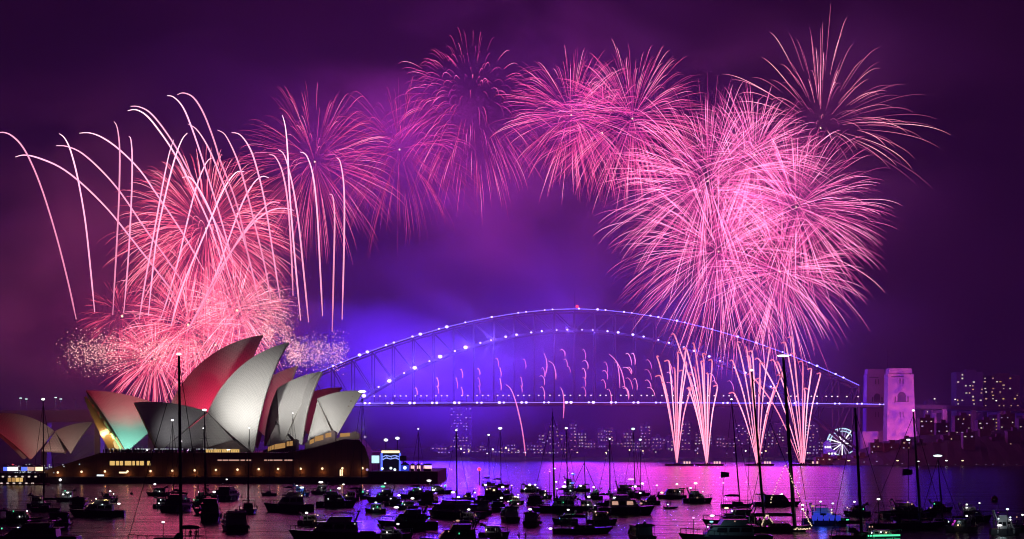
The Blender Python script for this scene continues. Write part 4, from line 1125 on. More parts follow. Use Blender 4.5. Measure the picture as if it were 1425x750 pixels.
def dinghy(cx, wl, lpx, face, lab, ppl=0, lmp=(), yaw=0):
    r, Y, inv = base('dinghy', cx, wl, face, yaw, lab, 'dinghy', None); s = Y / F; Lh = max(3.2, lpx * s if face in (1, -1) else lpx * s * 2); B = Lh * .42
    mb = MB()
    for sd in (-1, 1): mb.tube([(-Lh * .5, sd * B * .38, .25), (Lh * .15, sd * B * .38, .28), (Lh * .38, sd * B * .22, .36), (Lh * .48, 0, .44)], [.2, .22, .21, .2], 8)
    mb.build('buoyancy_tube', M['hullg'], r, smooth=True); MB().box((-Lh * .08, 0, .08), (Lh * .8, B * .62, .12)).build('floor', M['hulln'], r)
    MB().box((-Lh * .55, 0, .45), (.3, .3, .75)).build('outboard_motor', M['dark'], r); MB().box((-Lh * .15, 0, .36), (.3, B * .62, .06)).build('thwart', M['teak'], r)
    lamps(r, inv, Y, lmp, .3)
    for k in range(ppl[0] if ppl else 0):
        P = r.location + Matrix.Rotation(r.rotation_euler.z, 3, 'Z') @ Vector((Lh * (-.3 + .22 * k), .12 * (-1) ** k, .14)); person(P, rbt.uniform(0, 6), 'person %s, ' + NTH[k] + ' from the stern, aboard the ' + ppl[1])
    return r


# left group
cruiser(135, 719, 76, -1, 692, 'long dark motor cruiser with a white stern lamp on the pink water at the left', [(165.5, 701, 'w', 6), (122, 704.5, 'd', 4)], 6, 'hulln')
cruiser(92, 698, 30, -1, 682, 'small dark cruiser with a white cabin light in front of the yellow lit pontoon', [(94, 685.5, 'w', 4), (88, 688, 'w', 4)], 4, fly=False)
cruiser(55, 706, 34, 1, 689, 'unlit dark boat behind the blue lamp cruiser at the left edge', [], -5, fly=False)
cruiser(83, 733, 34, 'S', 712, 'stern of a small unlit boat just left of the long cruiser with white stern lamp', [], 12, fly=False)
cruiser(40, 757, 138, -1, 723, 'large dark cruiser with a blue lamp in the bottom left corner', [(27, 735.5, 'b', 9), (25, 734.5, 'c', 4)], 3)
cruiser(28, 728, 62, 1, 710, 'low unlit cruiser right behind the corner boat with the blue lamp', [], 8, fly=False)
cruiser(220, 690, 33, -1, 678, 'small unlit cruiser nearest the seawall at the left of the pink water', [(215.5, 673.8, 'w', 5)], 4, fly=False)
cruiser(226, 707, 26, 1, 692, 'short dark boat just behind the tall lattice of the near yacht', [], 8, fly=False, arch=False)
cruiser(250, 711, 30, 'S', 684, 'stern of a tall dark cruiser between two masts below the red sail', [(253.5, 700.5, 'd', 2)], -10)
cruiser(277, 705, 30, -1, 681, 'dark cruiser with canopy in front of the seawall below the white sail', [(272, 678, 'd', 4)], 10)
cruiser(293, 724, 31, 'S', 688, 'tall dark stern of a cruiser on the pink water left of the canvas covered boat', [(298, 684.5, 'w', 6)], 8)
cruiser(318, 696, 26, 'S', 674, 'broad dark cruiser with a white lamp high above its cabin by the seawall', [(315.5, 667, 'w', 3.5)], -12)
cruiser(326, 737, 37, 'S', 711, 'dark stern with pale canvas arcs at the edge of the pink water', [], 14, canopy='canvas2', fly=False)
yacht(345, 714, 26, 'S', [(347, 597, ('w', 3), 346, .15)], 'yacht with a warm lamp at its stern and a short mast against the white sail', [(346.5, 708.5, 'w', 5), (346, 714, 'y', 3)], 10)
yacht(232, 762, 112, -1, [(249, 495, ('w', 9), 252, .34)], 'near yacht with bimini and the tallest mast in front of the red sail', [(227, 726.5, 'w', 6)], 8, ppl=(2, 'tall masted near yacht'))
yacht(286, 716, 34, 'N', [(284.5, 572, ('w', 8), 288, .2)], 'yacht whose streak shaped mast lamp shines against the white sail', [], 12, canopy=False)
yacht(240, 697, 28, -1, [(240, 586, ('w', 5), 241, .14)], 'small yacht with a low lit mast before the grey sail', [], 6, canopy=False)
yacht(300, 690, 24, 1, [(283, 597, ('w', 3), 290, .12)], 'small yacht by the seawall with a short leaning mast', [], -4, canopy=False)
yacht(62, 712, 44, -1, [(60, 557, ('w', 6), 61, .22)], 'dark yacht with a white mast lamp before the low sails at the left edge', [], 5, canopy=False)
yacht(250, 690, 24, 1, [(252, 615, ('w', 4), 251, .1)], 'small yacht by the seawall with the shortest lit mast under the grey sail', [], 10, canopy=False, boom=False)
# centre left group
cruiser(402, 712, 70, -1, 680, 'dark motor yacht with stepped decks on the pink water below the opera house', [], 5)
cruiser(419, 691, 24, 1, 675, 'small boat with a glowing blue canopy below the podium', [(420, 678.5, 'c', 9), (413, 675.5, 'w', 3)], 6, canopy='bluecanvas', fly=False)
r_, Y_, i_, L_, B_, f_ = 0, depth_of(691), 0, 0, 0, 0
point('canopy_light', at(420, 682, Y_ - 3), (.1, .25, 1), 260, .4)
cruiser(468, 706, 56, 1, 680, 'dark cruiser with two white lamps in front of the seawall right of the pink water', [(472, 679.5, 'w', 7), (478, 674, 'w', 4)], 4)
cruiser(446, 688, 28, -1, 674, 'low dark boat with a white streaked lamp close to the podium seawall', [(446.5, 671, 'w', 9)], 8, fly=False)
yacht(408, 692, 30, 1, [(407.5, 576, ('w', 2.5), 408, .14)], 'thin masted yacht in front of the second white sail', [], -5, canopy=False)
yacht(500, 694, 34, 1, [(504, 546, ('w', 14), 503, .16)], 'yacht whose long streak shaped mast lamp shines right of the last sail', [], 6, canopy=False)
yacht(374, 690, 22, -1, [(375.5, 602, None, 375, .11)], 'small yacht with an unlit mast before the main white sail', [], 6, canopy=False, boom=False)
cruiser(462, 752, 122, -1, 713, 'biggest near motor yacht with tiered dark decks at the bottom below the opera house', [(473, 727.5, 'd', 5)], 3, 'hulln')
cruiser(503, 690, 24, 1, 680, 'small boat with a green lamp at the edge of the violet water', [(505, 684.5, 'g', 4), (511.5, 682.7, 'p', 4)], 0, fly=False, arch=False)
cruiser(533, 699, 48, -1, 678, 'dark cruiser with green tinted lamps in front of the maroon quay', [(536, 672.5, 'c', 4), (533, 677, 'g', 9), (532.5, 683, 'w', 2)], 5)
cruiser(576, 694, 42, -1, 676, 'dark cruiser with one white cockpit lamp in front of the quay end', [(584.5, 680.5, 'w', 3.5)], 6)
cruiser(611, 687, 38, 1, 673, 'dark boat with white streaked lamp and green lamp at the right end of the quay', [(597, 668.8, 'w', 9), (619.5, 676, 'g', 5), (620, 674.5, 'c', 3)], -4)
cruiser(567, 709, 30, -1, 697, 'low dark boat under a very bright white lamp on the violet water', [(574, 693.5, 'w', 7)], 4, fly=False, arch=False)
cruiser(567, 736, 84, -1, 704, 'large dark cruiser with a roof lamp in the middle of the violet water', [(551.5, 706, 'w', 10)], 5)
dinghy(590, 721, 18, 1, 'dark dinghy crowded with people beside the large cruiser on violet water', (3, 'dinghy on violet water'))
cruiser(628, 720, 46, 'S', 692, 'bulky dark cruiser hung with white lamps left of the lamp strung boat', [(630.5, 685, 'w', 8), (638, 691.7, 'w', 6)], 40)
cruiser(632, 762, 98, -1, 724, 'huge dark cruiser cut by the bottom edge below the violet water', [(637, 724.5, 'd', 8)], 8)
cruiser(664, 715, 28, 'S', 696, 'small dark stern on the violet water right of the bulky lit cruiser', [(661, 685.5, 'w', 4)], 15, fly=False)
yacht(635, 700, 40, 1, [(635, 600, ('w', 4), 636, .26)], 'yacht with a thick mast rising before the tall hazy tower', [], 4, canopy=False)
yacht(582, 690, 30, 1, [(582, 598, ('w', 3), 583, .15)], 'yacht with a thin lit mast behind the quay end', [], 5, canopy=False)
cruiser(690, 697, 52, 1, 674, 'dark cruiser with a row of white and yellow lamps in the centre of the harbour', [(675.5, 675, 'w', 6), (677, 681, 'y', 4), (687.5, 682, 'y', 5), (682, 680, 'd', 4)], 6)
cruiser(719, 702, 22, 1, 690, 'small boat strung with white lamps in the centre', [(721, 688.5, 'w', 3), (707.5, 697.7, 'w', 3.5), (717, 691, 'y', 5), (721, 692, 'w', 4), (712, 675.5, 'w', 3)], 0, fly=False, arch=False)
cruiser(708, 725, 24, 'S', 705, 'stern of a small boat with a red lamp on the violet water', [(716, 706.3, 'r', 4.5), (721, 701, 'p', 4)], 10, fly=False)
cruiser(741, 731, 23, 'S', 713, 'stern of a small boat with a white streaked lamp on its roof', [(737.5, 708.7, 'w', 7.5)], -8, fly=False)
dinghy(735, 758, 42, 1, 'dark inflatable cut by the bottom edge right of centre', (2, 'bottom edge inflatable'))
cruiser(739, 685, 30, 1, 674, 'far dark boat with two white streaked lamps near the middle', [(737, 674.5, 'w', 6), (745, 674.5, 'w', 5), (748, 678.5, 'w', 3)], 3, fly=False)
yacht(680, 676, 20, 1, [(680, 606, ('w', 4), 681, .16)], 'far yacht with a lit mast just left of the taller streak lit mast', [(680, 662, 'b', 4)], 4, canopy=False)
yacht(697, 678, 26, 1, [(696, 597, ('w', 7), 697.5, .2)], 'far yacht with a streak shaped mast lamp in the centre', [], 6, canopy=False)
yacht(772, 713, 70, -1, [(769, 573, None, 771, .24)], 'big dark yacht with many deck lamps under the tallest unlit mast near the centre', [(774, 670.5, 'w', 4), (785, 677, 'w', 9), (786, 671, 'w', 4), (775, 680, 'c', 4), (794, 683, 'c', 4), (772, 652, 'c', 4), (765, 656, 'p', 4)], 5, ppl=(2, 'yacht with many deck lamps'))
cruiser(780, 713, 62, -1, 686, 'dark motor yacht lying against the big yacht with many lamps', [], 4, 'hulln')
yacht(789, 695, 30, 1, [(788, 597, ('w', 5), 790, .2)], 'yacht with a lit mast right of the tallest unlit mast near the centre', [], 5, canopy=False)
r = cruiser(793, 684, 18, 1, 664, 'blue lit patrol boat behind the yachts in the centre', [(798, 660, 'b', 9), (797, 659, 'c', 5), (797, 672, 'b', 8)], 0, 'hullg', fly=False)
yacht(812, 742, 86, 1, [(813, 641, None, 817, .13)], 'near dark sailing boat with a slanted boom and a very bright white stern lamp', [(766, 735.5, 'w', 7)], 4, ppl=(3, 'slanted boom sailing boat'))
cruiser(808, 684, 26, -1, 674, 'low dark boat with one streaked lamp right of the blue lit patrol boat', [(808, 676, 'w', 5)], 4, fly=False, arch=False)
yacht(846, 704, 34, 1, [(848.5, 612, ('w', 3.5), 849, .22)], 'yacht with a thick short mast left of the pink lamp', [], 5, canopy=False)
cruiser(872, 716, 80, 1, 684, 'large dark motor yacht with white cabin lamps on the magenta water', [(855.5, 692.5, 'w', 7), (891, 686, 'w', 4.5), (855, 699, 'y', 5), (880, 699.5, 'd', 5), (892, 700.5, 'd', 6), (870, 699, 'd', 2)], 4, winlit='dimwin2')
cruiser(872, 694, 44, 1, 671, 'pale motor yacht under a glowing pink lamp streak', [(878, 666.8, 'p', 13), (884, 677, 'w', 6), (894, 672.8, 'w', 6)], 0, 'hullg', cab='hullw')
cruiser(838, 730, 44, 1, 711, 'dark low boat between the near sailing boat and the lit motor yacht', [], 8, fly=False)
yacht(880, 690, 26, 1, [(881, 598, ('c', 6), 884, .17)], 'yacht with the taller of the two lit masts above the pink lamp', [], 4, canopy=False)
yacht(894, 690, 24, 1, [(891, 613, ('c', 5), 892, .14)], 'yacht with the shorter of the two lit masts above the pink lamp', [], 4, canopy=False)
cruiser(890, 752, 31, 'S', 729, 'dark rounded stern of a boat at the bottom right of centre', [], 10, fly=False, canopy='canvas2')
cruiser(934, 694, 42, -1, 679, 'dark boat carrying people before the first two fountains', [(914, 675.3, 'w', 4), (942, 673.7, 'w', 5), (921, 685.5, 'y', 6)], 4, fly=False, ppl=(4, 'boat before the fountains'), arch=False)
cruiser(971, 700, 42, 1, 680, 'dark sport cruiser with a bright lamp before the second fountain', [(968, 672.5, 'w', 7), (961, 679, 'c', 5)], 0)
dinghy(934, 708, 15, 1, 'tiny dinghy with people alone on the magenta water', (2, 'tiny dinghy'), [(929.5, 702, 'w', 3)])
# right group
yacht(1026, 706, 46, 1, [(1018, 557, ('w', 4), 1030, .22)], 'dark yacht with a leaning lit mast and a flag behind the near boats', [(1006.5, 672, 'p', 5)], 4, flag=(1003, 656, 12, 9), canopy=False)
cruiser(1082, 704, 66, 1, 687, 'low dark motor boat lying behind the fairy lit yacht', [(1088, 687.5, 'w', 4)], 3, fly=False, ppl=(1, 'low motor boat'))
cruiser(1022, 733, 92, -1, 705, 'dark cruiser with a warm lamp under its roof right of the teal lit boat', [(1011, 707, 'y', 9)], 4)
r, Y_, i_, L_, B_, f_ = cruiser(1008, 757, 130, -1, 717, 'near boat with a teal lit cockpit and a white streaked lamp at the bottom', [(991, 717.5, 'w', 9), (965, 720.5, 'p', 5), (990, 726, 't', 8), (985, 733, 'c', 3)], 3, winlit=None, ppl=(1, 'teal lit boat'))
point('cockpit_light', at(991, 723, Y_ - 4), (.4, .85, 1), 120, .4)
r, Y_, i_, L_, B_, f_ = yacht(1084, 740, 92, 1, [(1046, 517, ('w', 6), 1064, .3), (1090, 497, ('w', 22), 1106, .46)], 'fairy lit yacht with two great masts, one topped by a long bright lamp streak', [(1117, 708.5, 'w', 5)], 2, ppl=(4, 'fairy lit yacht'), stays=1)
# fairy lights on the near yacht
fl = MB(); bl = MB(); s5 = Y_ / F
fairy = [[(1094, 648), (1104, 672), (1114, 694)], [(1092, 648), (1080, 676), (1071, 702)], [(1118, 708), (1124, 722), (1130, 733)], [(1096, 737), (1108, 735), (1118, 736), (1129, 734)], [(1060, 732), (1063, 722), (1068, 716), (1076, 730)]]
for ln in fairy:
    P = [i_ @ at(px, py, Y_ - 1.0) for px, py in ln]; wire = []
    for a, b in zip(P, P[1:]):
        for k in range(7):
            q_ = a.lerp(b, k / 7) + Vector((rbt.uniform(-.1, .1), 0, rbt.uniform(-.18, .1))); wire.append(q_); bl.ball(q_, (.12, .1, .11), 0, 6, 4)
    wire.append(P[-1]); fl.tube(wire, .02, 4)
fw = fl.build('fairy_light_wire', M['dark'], r); o = bl.build('fairy_light_bulbs', glow('fairy_bulb', (1, .78, .50), 1.1), fw); o['kind'] = 'stuff'
r, Y_, i_, L_, B_, f_ = cruiser(1150, 731, 66, 1, 702, 'party boat with its saloon glowing blue and a green lamp at the bow', [(1142, 698, 'c', 5), (1159, 700.5, 'c', 5), (1131, 704.3, 'd', 8), (1117, 702.6, 'w', 6), (1179.5, 723.5, 'g', 6)], 0, 'hulln', winlit='bluesoft', cab='hullw', ppl=(1, 'blue lit party boat'))
for k in range(5): MB().box((-L_ * .28 + k * L_ * .125, -B_ * .5 - .02, f_ + .28), (L_ * .1, .12, 1.0)).build('side_curtain', M['bluesoft'], r, rz=0)
point('saloon_light', at(1145, 716, Y_ - 5), (.05, .12, 1), 260, .8)
r, Y_, i_, L_, B_, f_ = cruiser(1230, 753, 52, 1, 737, 'low boat outlined with two bright green light strips at the bottom right', [(1210, 733, 'd', 3), (1214, 733, 'd', 2)], 0, 'hulln', fly=False, arch=False)
for zz in (f_ * 1.02, .22): MB().bar((-L_ * .46, -B_ * .52, zz), (L_ * .40, -B_ * .5, zz + .1), .14, .26).build('green_strip_light', M['green'], r)
yacht(1262, 737, 110, 1, [(1271, 573, ('w', 5), 1281, .3)], 'large unlit yacht with a tall mast and a dark flag at the right', [(1222.5, 694.5, 'w', 7), (1269, 701.5, 'd', 3), (1295, 706.5, 'd', 3), (1264, 612, 'c', 8)], 3, flag=(1256, 652, 14, 10), ppl=(1, 'large unlit yacht'))
yacht(1200, 752, 90, 1, [(1190, 568, None, 1199, .34)], 'near dark yacht with a thick unlit mast left of the lit pylon', [], 6, boom=True)
yacht(1308, 732, 60, 1, [(1305, 636, ('c', 16), 1312, .16)], 'dark yacht under a wide cool white lamp streak at the right', [], 5, canopy=False)
cruiser(1266, 722, 84, 1, 696, 'dark cruiser hidden behind the large unlit yacht at the right', [], 6)
cruiser(1354, 726, 54, 1, 702, 'dark cruiser with two small roof lamps near the right edge', [(1345.5, 702, 'w', 4), (1363, 700, 'w', 3)], 4)
r, Y_, i_, L_, B_, f_ = cruiser(1400, 744, 44, 1, 712, 'small boat with cool white work lamps near the right edge', [(1402, 708.5, 'c', 6), (1391, 731, 'w', 10), (1406, 720, 'c', 3)], 0, 'hullg', ppl=(1, 'work lamp boat'))
point('work_light', at(1396, 722, Y_ - 4), (.7, .95, 1), 60, .3)
cruiser(1436, 740, 52, -1, 713, 'boat with small red and white lamps cut by the right edge', [(1423, 716.5, 'w', 4), (1415, 719.5, 'd', 2)], 5, cab='hullg')
MORE = [
    (487, 697, 27, -1, 683, 'small dark boat between the podium cruiser and the green lamp boat'), (551, 704, 32, 1, 690, 'low dark boat just behind the very bright lamp left of the large cruiser'),
    (598, 701, 24, 'S', 685, 'stern of a dark boat behind the people filled dinghy'), (649, 698, 24, -1, 684, 'small boat tucked behind the bulky lit cruiser'),
    (654, 727, 30, 1, 712, 'dark boat in front of the small stern on the violet water'), (703, 691, 22, -1, 680, 'tiny far boat above the lamp strung boat'),
    (757, 694, 24, 1, 681, 'tiny far boat left of the yacht with many lamps'), (826, 695, 26, -1, 680, 'far dark boat behind the lit motor yacht, left of the pink lamp'),
    (818, 710, 34, 1, 695, 'dark boat overlapping the stern of the lit motor yacht on magenta water'), (905, 702, 28, -1, 687, 'dark boat between the pink lamp yacht and the people carrying boat'),
    (522, 714, 30, -1, 700, 'dark boat at the left end of the large cruiser on violet water'), (692, 711, 25, 'S', 696, 'stern of a dark boat left of the red lamp boat'),
    (688, 749, 44, 1, 731, 'low dark boat at the bottom edge left of the inflatable'), (786, 729, 36, -1, 713, 'dark boat behind the slanted boom sailing boat'),
    (1192, 718, 38, -1, 702, 'dark boat just right of the blue lit party boat'), (1308, 712, 36, 1, 697, 'dark boat under the wide cool white lamp streak'),
    (1336, 740, 46, -1, 721, 'near dark boat at the lower right between large yacht and work lamp boat'), (152, 699, 26, 1, 686, 'small dark boat behind the long cruiser at the left'),
    (112, 707, 24, 'S', 692, 'stern of a tiny boat behind the bow of the long left cruiser'), (548, 751, 56, 1, 732, 'dark boat cut by the bottom edge between the two biggest near cruisers'),
    (434, 731, 40, 1, 716, 'dark boat just behind the biggest near motor yacht'), (744, 702, 26, 'S', 687, 'dark boat left of the yacht with many lamps, stern on'),
]
for i, (cx, wl, lp, fc, tp, lb) in enumerate(MORE):
    cruiser(cx, wl, lp, fc, tp, lb, [(cx + rbt.uniform(-.25, .25) * lp, tp - rbt.uniform(0, 4), rbt.choice('wwwcyw'), rbt.uniform(4, 7))] if i % 3 else [], rbt.uniform(-8, 8), rbt.choice(('hulln', 'hulln', 'hullg')), fly=bool(i % 2), cab=rbt.choice(('hullg', 'hulln', 'hullw')))
# buoys and beacon
def buoy(px, py, rad, lab, mat, lit=None):
    Y = depth_of(py); r = empty('mooring_buoy', (X(px, Y), Y, 0)); tag(r, lab, 'buoy', None)
    MB().ball((0, 0, rad * .45), (rad, rad, rad * .95), 0, 12, 8).build('float', M[mat], r, smooth=True); MB().tube([(0, 0, rad), (0, 0, rad * 1.8)], rad * .12, 6).build('mooring_eye', M['steelrail'], r); return r


buoy(1384, 697, .95, 'dim orange red mooring buoy on the dark water at the right', 'orange')
buoy(183, 688, .45, 'small dark buoy alone near the seawall at the left', 'dark')
Y = depth_of(673); r = empty('channel_beacon', (X(667, Y), Y, 0)); tag(r, 'red lamp on a post standing in the violet water right of the quay', 'beacon')
MB().tube([(0, 0, -1), (0, 0, at(0, 655, Y).z)], .2, 6).build('post', M['steel'], r); MB().ball((0, 0, at(0, 653, Y).z), (.75, .5, .75)).build('lamp_head', M['red'], r)
point('beacon_light', (X(667, Y), Y - 2, at(0, 653, Y).z), (1, .05, .15), 400, .4)
# barges that fire the fountains
for i, (px, py) in enumerate(((942, 650), (984, 651), (1054, 651), (1118, 653))):
    Y = 1222; r = empty('firework_barge', (X(px + 3, Y), Y, 0)); tag(r, 'low firework barge with warm deck lamps under the %s fountain from the left' % ORD[i], 'barge', 'firework barges'); s6 = Y / F
    MB().frustum(-.5, (-9, 9, -3.5, 3.5), 1.3, (-10, 10, -4, 4)).build('hull', M['dark'], r)
    for k in (-2, -1, 0): MB().box((k * 1.5, 0, 1.7), (1.0, 2.2, .9)).build('mortar_rack', M['steel'], r)
    for dx, wd in (((4, 1.6), (6.5, 1.4), (8.3, 1.2))): pass
    for dx in ((4.6, 6.4, 8.2) if i < 3 else (6.0, 9.0)): MB().box((dx - 1, -1, 2.2), (1.1, .6, 1.5)).build('deck_lamp', glow('barge_lamp', (1, .55, .50), 1.4), r)

# ------------------------------------------------------------------ fireworks
rf = random.Random(7)


def add_trail(mb, pts, rad, heat, n=3):
    k = len(pts); mb.tube(pts, [rad * (.45 + .55 * math.sin(PI * min(1, (i + .6) / k) ** .8)) for i in range(k)], n, 0, heat)


def burst(px, py, R, Y, n, mat, lab, rad=.095, t0=(.02, .3), droop=.16, bright=(.45, 1.1), keep=None, steps=9, drag=2.0, spread=(.78, 1.1), core=True, hollow=0, sq=1.0):
    c = at(px, py, Y); r = empty('firework_burst', c); tag(r, lab, 'firework', 'star shell bursts'); R = R / F * Y; mb = MB(); made = 0
    while made < n:
        d = Vector((rf.gauss(0, 1), rf.gauss(0, 1), rf.gauss(0, 1))).normalized()
        if keep and not keep(d): continue
        made += 1; rr = R * rf.uniform(*spread); a = max(hollow, rf.uniform(*t0)); b = rf.uniform(.82, 1.0); br = bright[0] + (bright[1] * 1.3 - bright[0]) * rf.random() ** 1.7; pts = []; ht = []
        wob = Vector((rf.gauss(0, 1), rf.gauss(0, 1), rf.gauss(0, 1))) * R * .012
        for k in range(steps):
            f = k / (steps - 1); t = a + (b - a) * f
            pts.append(d * rr * sq * (1 - math.exp(-drag * t)) / (1 - math.exp(-drag)) + Vector((0, 0, -R * droop * t ** 2.2)) + wob * t * t)
            ht.append(br * (.35 + .75 * math.sin(PI * min(1, .12 + f * .80))) )
        add_trail(mb, pts, rad, ht)
    o = mb.build('spark_trails', M[mat], r); o['kind'] = 'stuff'
    if core: MB().ball((0, 0, 0), .65, 0, 8, 5).build('burst_core', M['core'], r)
    return r


# great pink sphere at the right
burst(985, 252, 158, 1350, 552, 'trail_pink', 'dense pink star burst, upper left heart of the great pink sphere', droop=.14, bright=(.22, 1.15))
burst(1108, 288, 138, 1360, 467, 'trail_pink', 'dense pink star burst on the right side of the great pink sphere', droop=.14, bright=(.22, 1.15))
burst(1000, 350, 150, 1345, 510, 'trail_pink', 'dense pink star burst at the lower left of the great pink sphere', droop=.14, bright=(.22, 1.15))
burst(1085, 378, 118, 1340, 361, 'trail_pink', 'pink star burst at the lower right of the great pink sphere', droop=.14, bright=(.22, 1.15))
burst(1050, 215, 110, 1372, 343, 'trail_pink', 'pink star burst at the top of the great pink sphere', droop=.14, bright=(.22, 1.15))
burst(1040, 310, 205, 1365, 300, 'trail_pink', 'widest loose pink burst around the middle of the great pink sphere', droop=.16, t0=(.25, .6), rad=.12)
# sparse peach burst at the upper right
burst(1142, 178, 186, 1400, 116, 'trail_peach', 'sparse peach palm burst fanning out at the upper right', rad=.15, t0=(.12, .4), droop=.16, keep=lambda d: d.z > -.30 and (d.x > -.75), spread=(.62, 1.08), bright=(.3, .85), drag=1.5, steps=12)
# chain of rose bursts along the top
burst(880, 165, 122, 1330, 352, 'trail_rose', 'rose burst between the hollow burst and the great pink sphere', rad=.105, bright=(.35, .9), t0=(.02, .4))
burst(795, 160, 110, 1320, 312, 'trail_rose', 'rose burst with bright left side, third from the great sphere', rad=.105, bright=(.35, .9), t0=(.02, .4))
burst(838, 185, 95, 1340, 217, 'trail_rose', 'small rose burst filling the gap left of the great pink sphere', rad=.10, bright=(.3, .8), t0=(.2, .5))
burst(657, 150, 128, 1325, 284, 'trail_rose', 'hollow rose burst with a dark smoky middle at the top centre', rad=.105, bright=(.25, .75), hollow=.42, droop=.26, core=False)
burst(556, 208, 124, 1310, 257, 'trail_rose', 'faint rose burst left of the hollow burst', rad=.10, bright=(.16, .5), t0=(.02, .4), droop=.28)
burst(438, 225, 128, 1300, 352, 'trail_rose', 'rose burst just right of the tall white comets', rad=.10, bright=(.25, .75), t0=(.02, .4), droop=.2)
# left cluster behind the sails
burst(287, 318, 138, 960, 707, 'trail_red', 'large rose red burst behind the white comets over the sails', rad=.11, bright=(.35, 1.0), t0=(.08, .4), droop=.22)
burst(170, 440, 62, 985, 217, 'trail_red', 'small dark red burst low at the left of the sails', rad=.10, bright=(.25, .7), t0=(.15, .5))
burst(262, 452, 96, 965, 407, 'trail_red', 'bright low rose burst behind the mast over the red sail', rad=.10, bright=(.4, 1.1))
burst(330, 432, 86, 955, 291, 'trail_peach', 'pale pink low burst right above the tallest red sail', rad=.10, bright=(.3, .9))
burst(215, 500, 78, 975, 352, 'trail_red', 'low red burst glowing behind the gap between the sails', rad=.10, bright=(.35, 1.0))
burst(300, 480, 90, 990, 407, 'trail_red', 'low red burst hidden partly by the tallest red sail', rad=.10, bright=(.35, 1.0))
burst(290, 420, 130, 1000, 233, 'trail_peach', 'loose pale burst overlapping the red bursts above the sails', rad=.09, bright=(.25, .75), t0=(.3, .7))


def crackle(px0, px1, py0, py1, Y, n, lab, bright=(.35, 1.0), mat='trail_gold', dip=0):
    c = at((px0 + px1) / 2, (py0 + py1) / 2, Y); r = empty('crackle_cloud', c); tag(r, lab, 'firework', 'crackling glitter clouds'); mb = MB()
    k = Y / F; wx, wz = (px1 - px0) / 2 * k, (py1 - py0) / 2 * k; cl = [rf.uniform(-.9, .9) for _ in range(max(3, int((px1 - px0) / 16)))]
    for i in range(n):
        g = rf.choice(cl) if rf.random() < .6 else rf.uniform(-1, 1); x = max(-1.2, min(1.2, g + rf.gauss(0, .16))); z = max(-1.3, min(1.3, rf.gauss(0, .5)))
        p_ = Vector((x * wx, rf.uniform(-1, 1) * wz, z * wz - dip * (1 - x * x) * wz)); d = Vector((rf.gauss(0, 1), rf.gauss(0, 1), rf.gauss(0, 1))).normalized() * rf.uniform(.15, .5)
        br = bright[0] + (bright[1] - bright[0]) * rf.random() ** 2.2; mb.tube([p_ - d, p_, p_ + d], [.05, .13, .05], 3, 0, [br * .5, br, br * .5])
    o = mb.build('glitter_sparks', M[mat], r); o['kind'] = 'stuff'


crackle(96, 225, 464, 516, 940, 2000, 'pale gold glitter cloud at the left above the low sail')
crackle(205, 300, 462, 508, 945, 1100, 'pale gold glitter cloud behind the tall yacht mast', (.25, .8))
crackle(275, 405, 395, 470, 935, 2600, 'pinkish gold glitter cloud above the tallest red sail', (.2, .75))
crackle(360, 405, 440, 485, 930, 800, 'pale glitter cloud between the two tallest sail tips', (.3, .9))
crackle(398, 478, 468, 514, 938, 1500, 'pale gold glitter cloud just right of the tallest white sail')


def smooth_path(pts, k=4):
    P = [pts[0]] + list(pts) + [pts[-1]]; out_ = []
    for i in range(1, len(P) - 2):
        for j in range(k):
            t = j / k; a, b, c, d = P[i - 1], P[i], P[i + 1], P[i + 2]
            out_.append(tuple(.5 * (2 * b[q] + (c[q] - a[q]) * t + (2 * a[q] - 5 * b[q] + 4 * c[q] - d[q]) * t * t + (-a[q] + 3 * b[q] - 3 * c[q] + d[q]) * t ** 3) for q in (0, 1)))
    out_.append(pts[-1]); return out_


def comet(path, Y, rad, lab, group, mat='trail_comet', bright=1.0, fade=True, drift=0.0, name='firework_comet'):
    pp = smooth_path(path); n = len(pp); o0 = at(*pp[-1], Y)
    pts = [at(x, y, Y) + Vector((0, drift * (1 - i / n), 0)) - o0 for i, (x, y) in enumerate(pp)]
    ht = [bright * ((.55 + .5 * (1 - i / n)) if fade else .9) for i in range(n)]
    rr = [rad * (.3 + .7 * min(1, i / 9)) * (1 if i < n - 2 else .6) for i in range(n)]
    mb = MB(); mb.tube(pts, rr, 6, 0, ht); o = mb.build(name, M[mat], None, o0, smooth=True)
    tag(o, lab, 'firework', group); return o


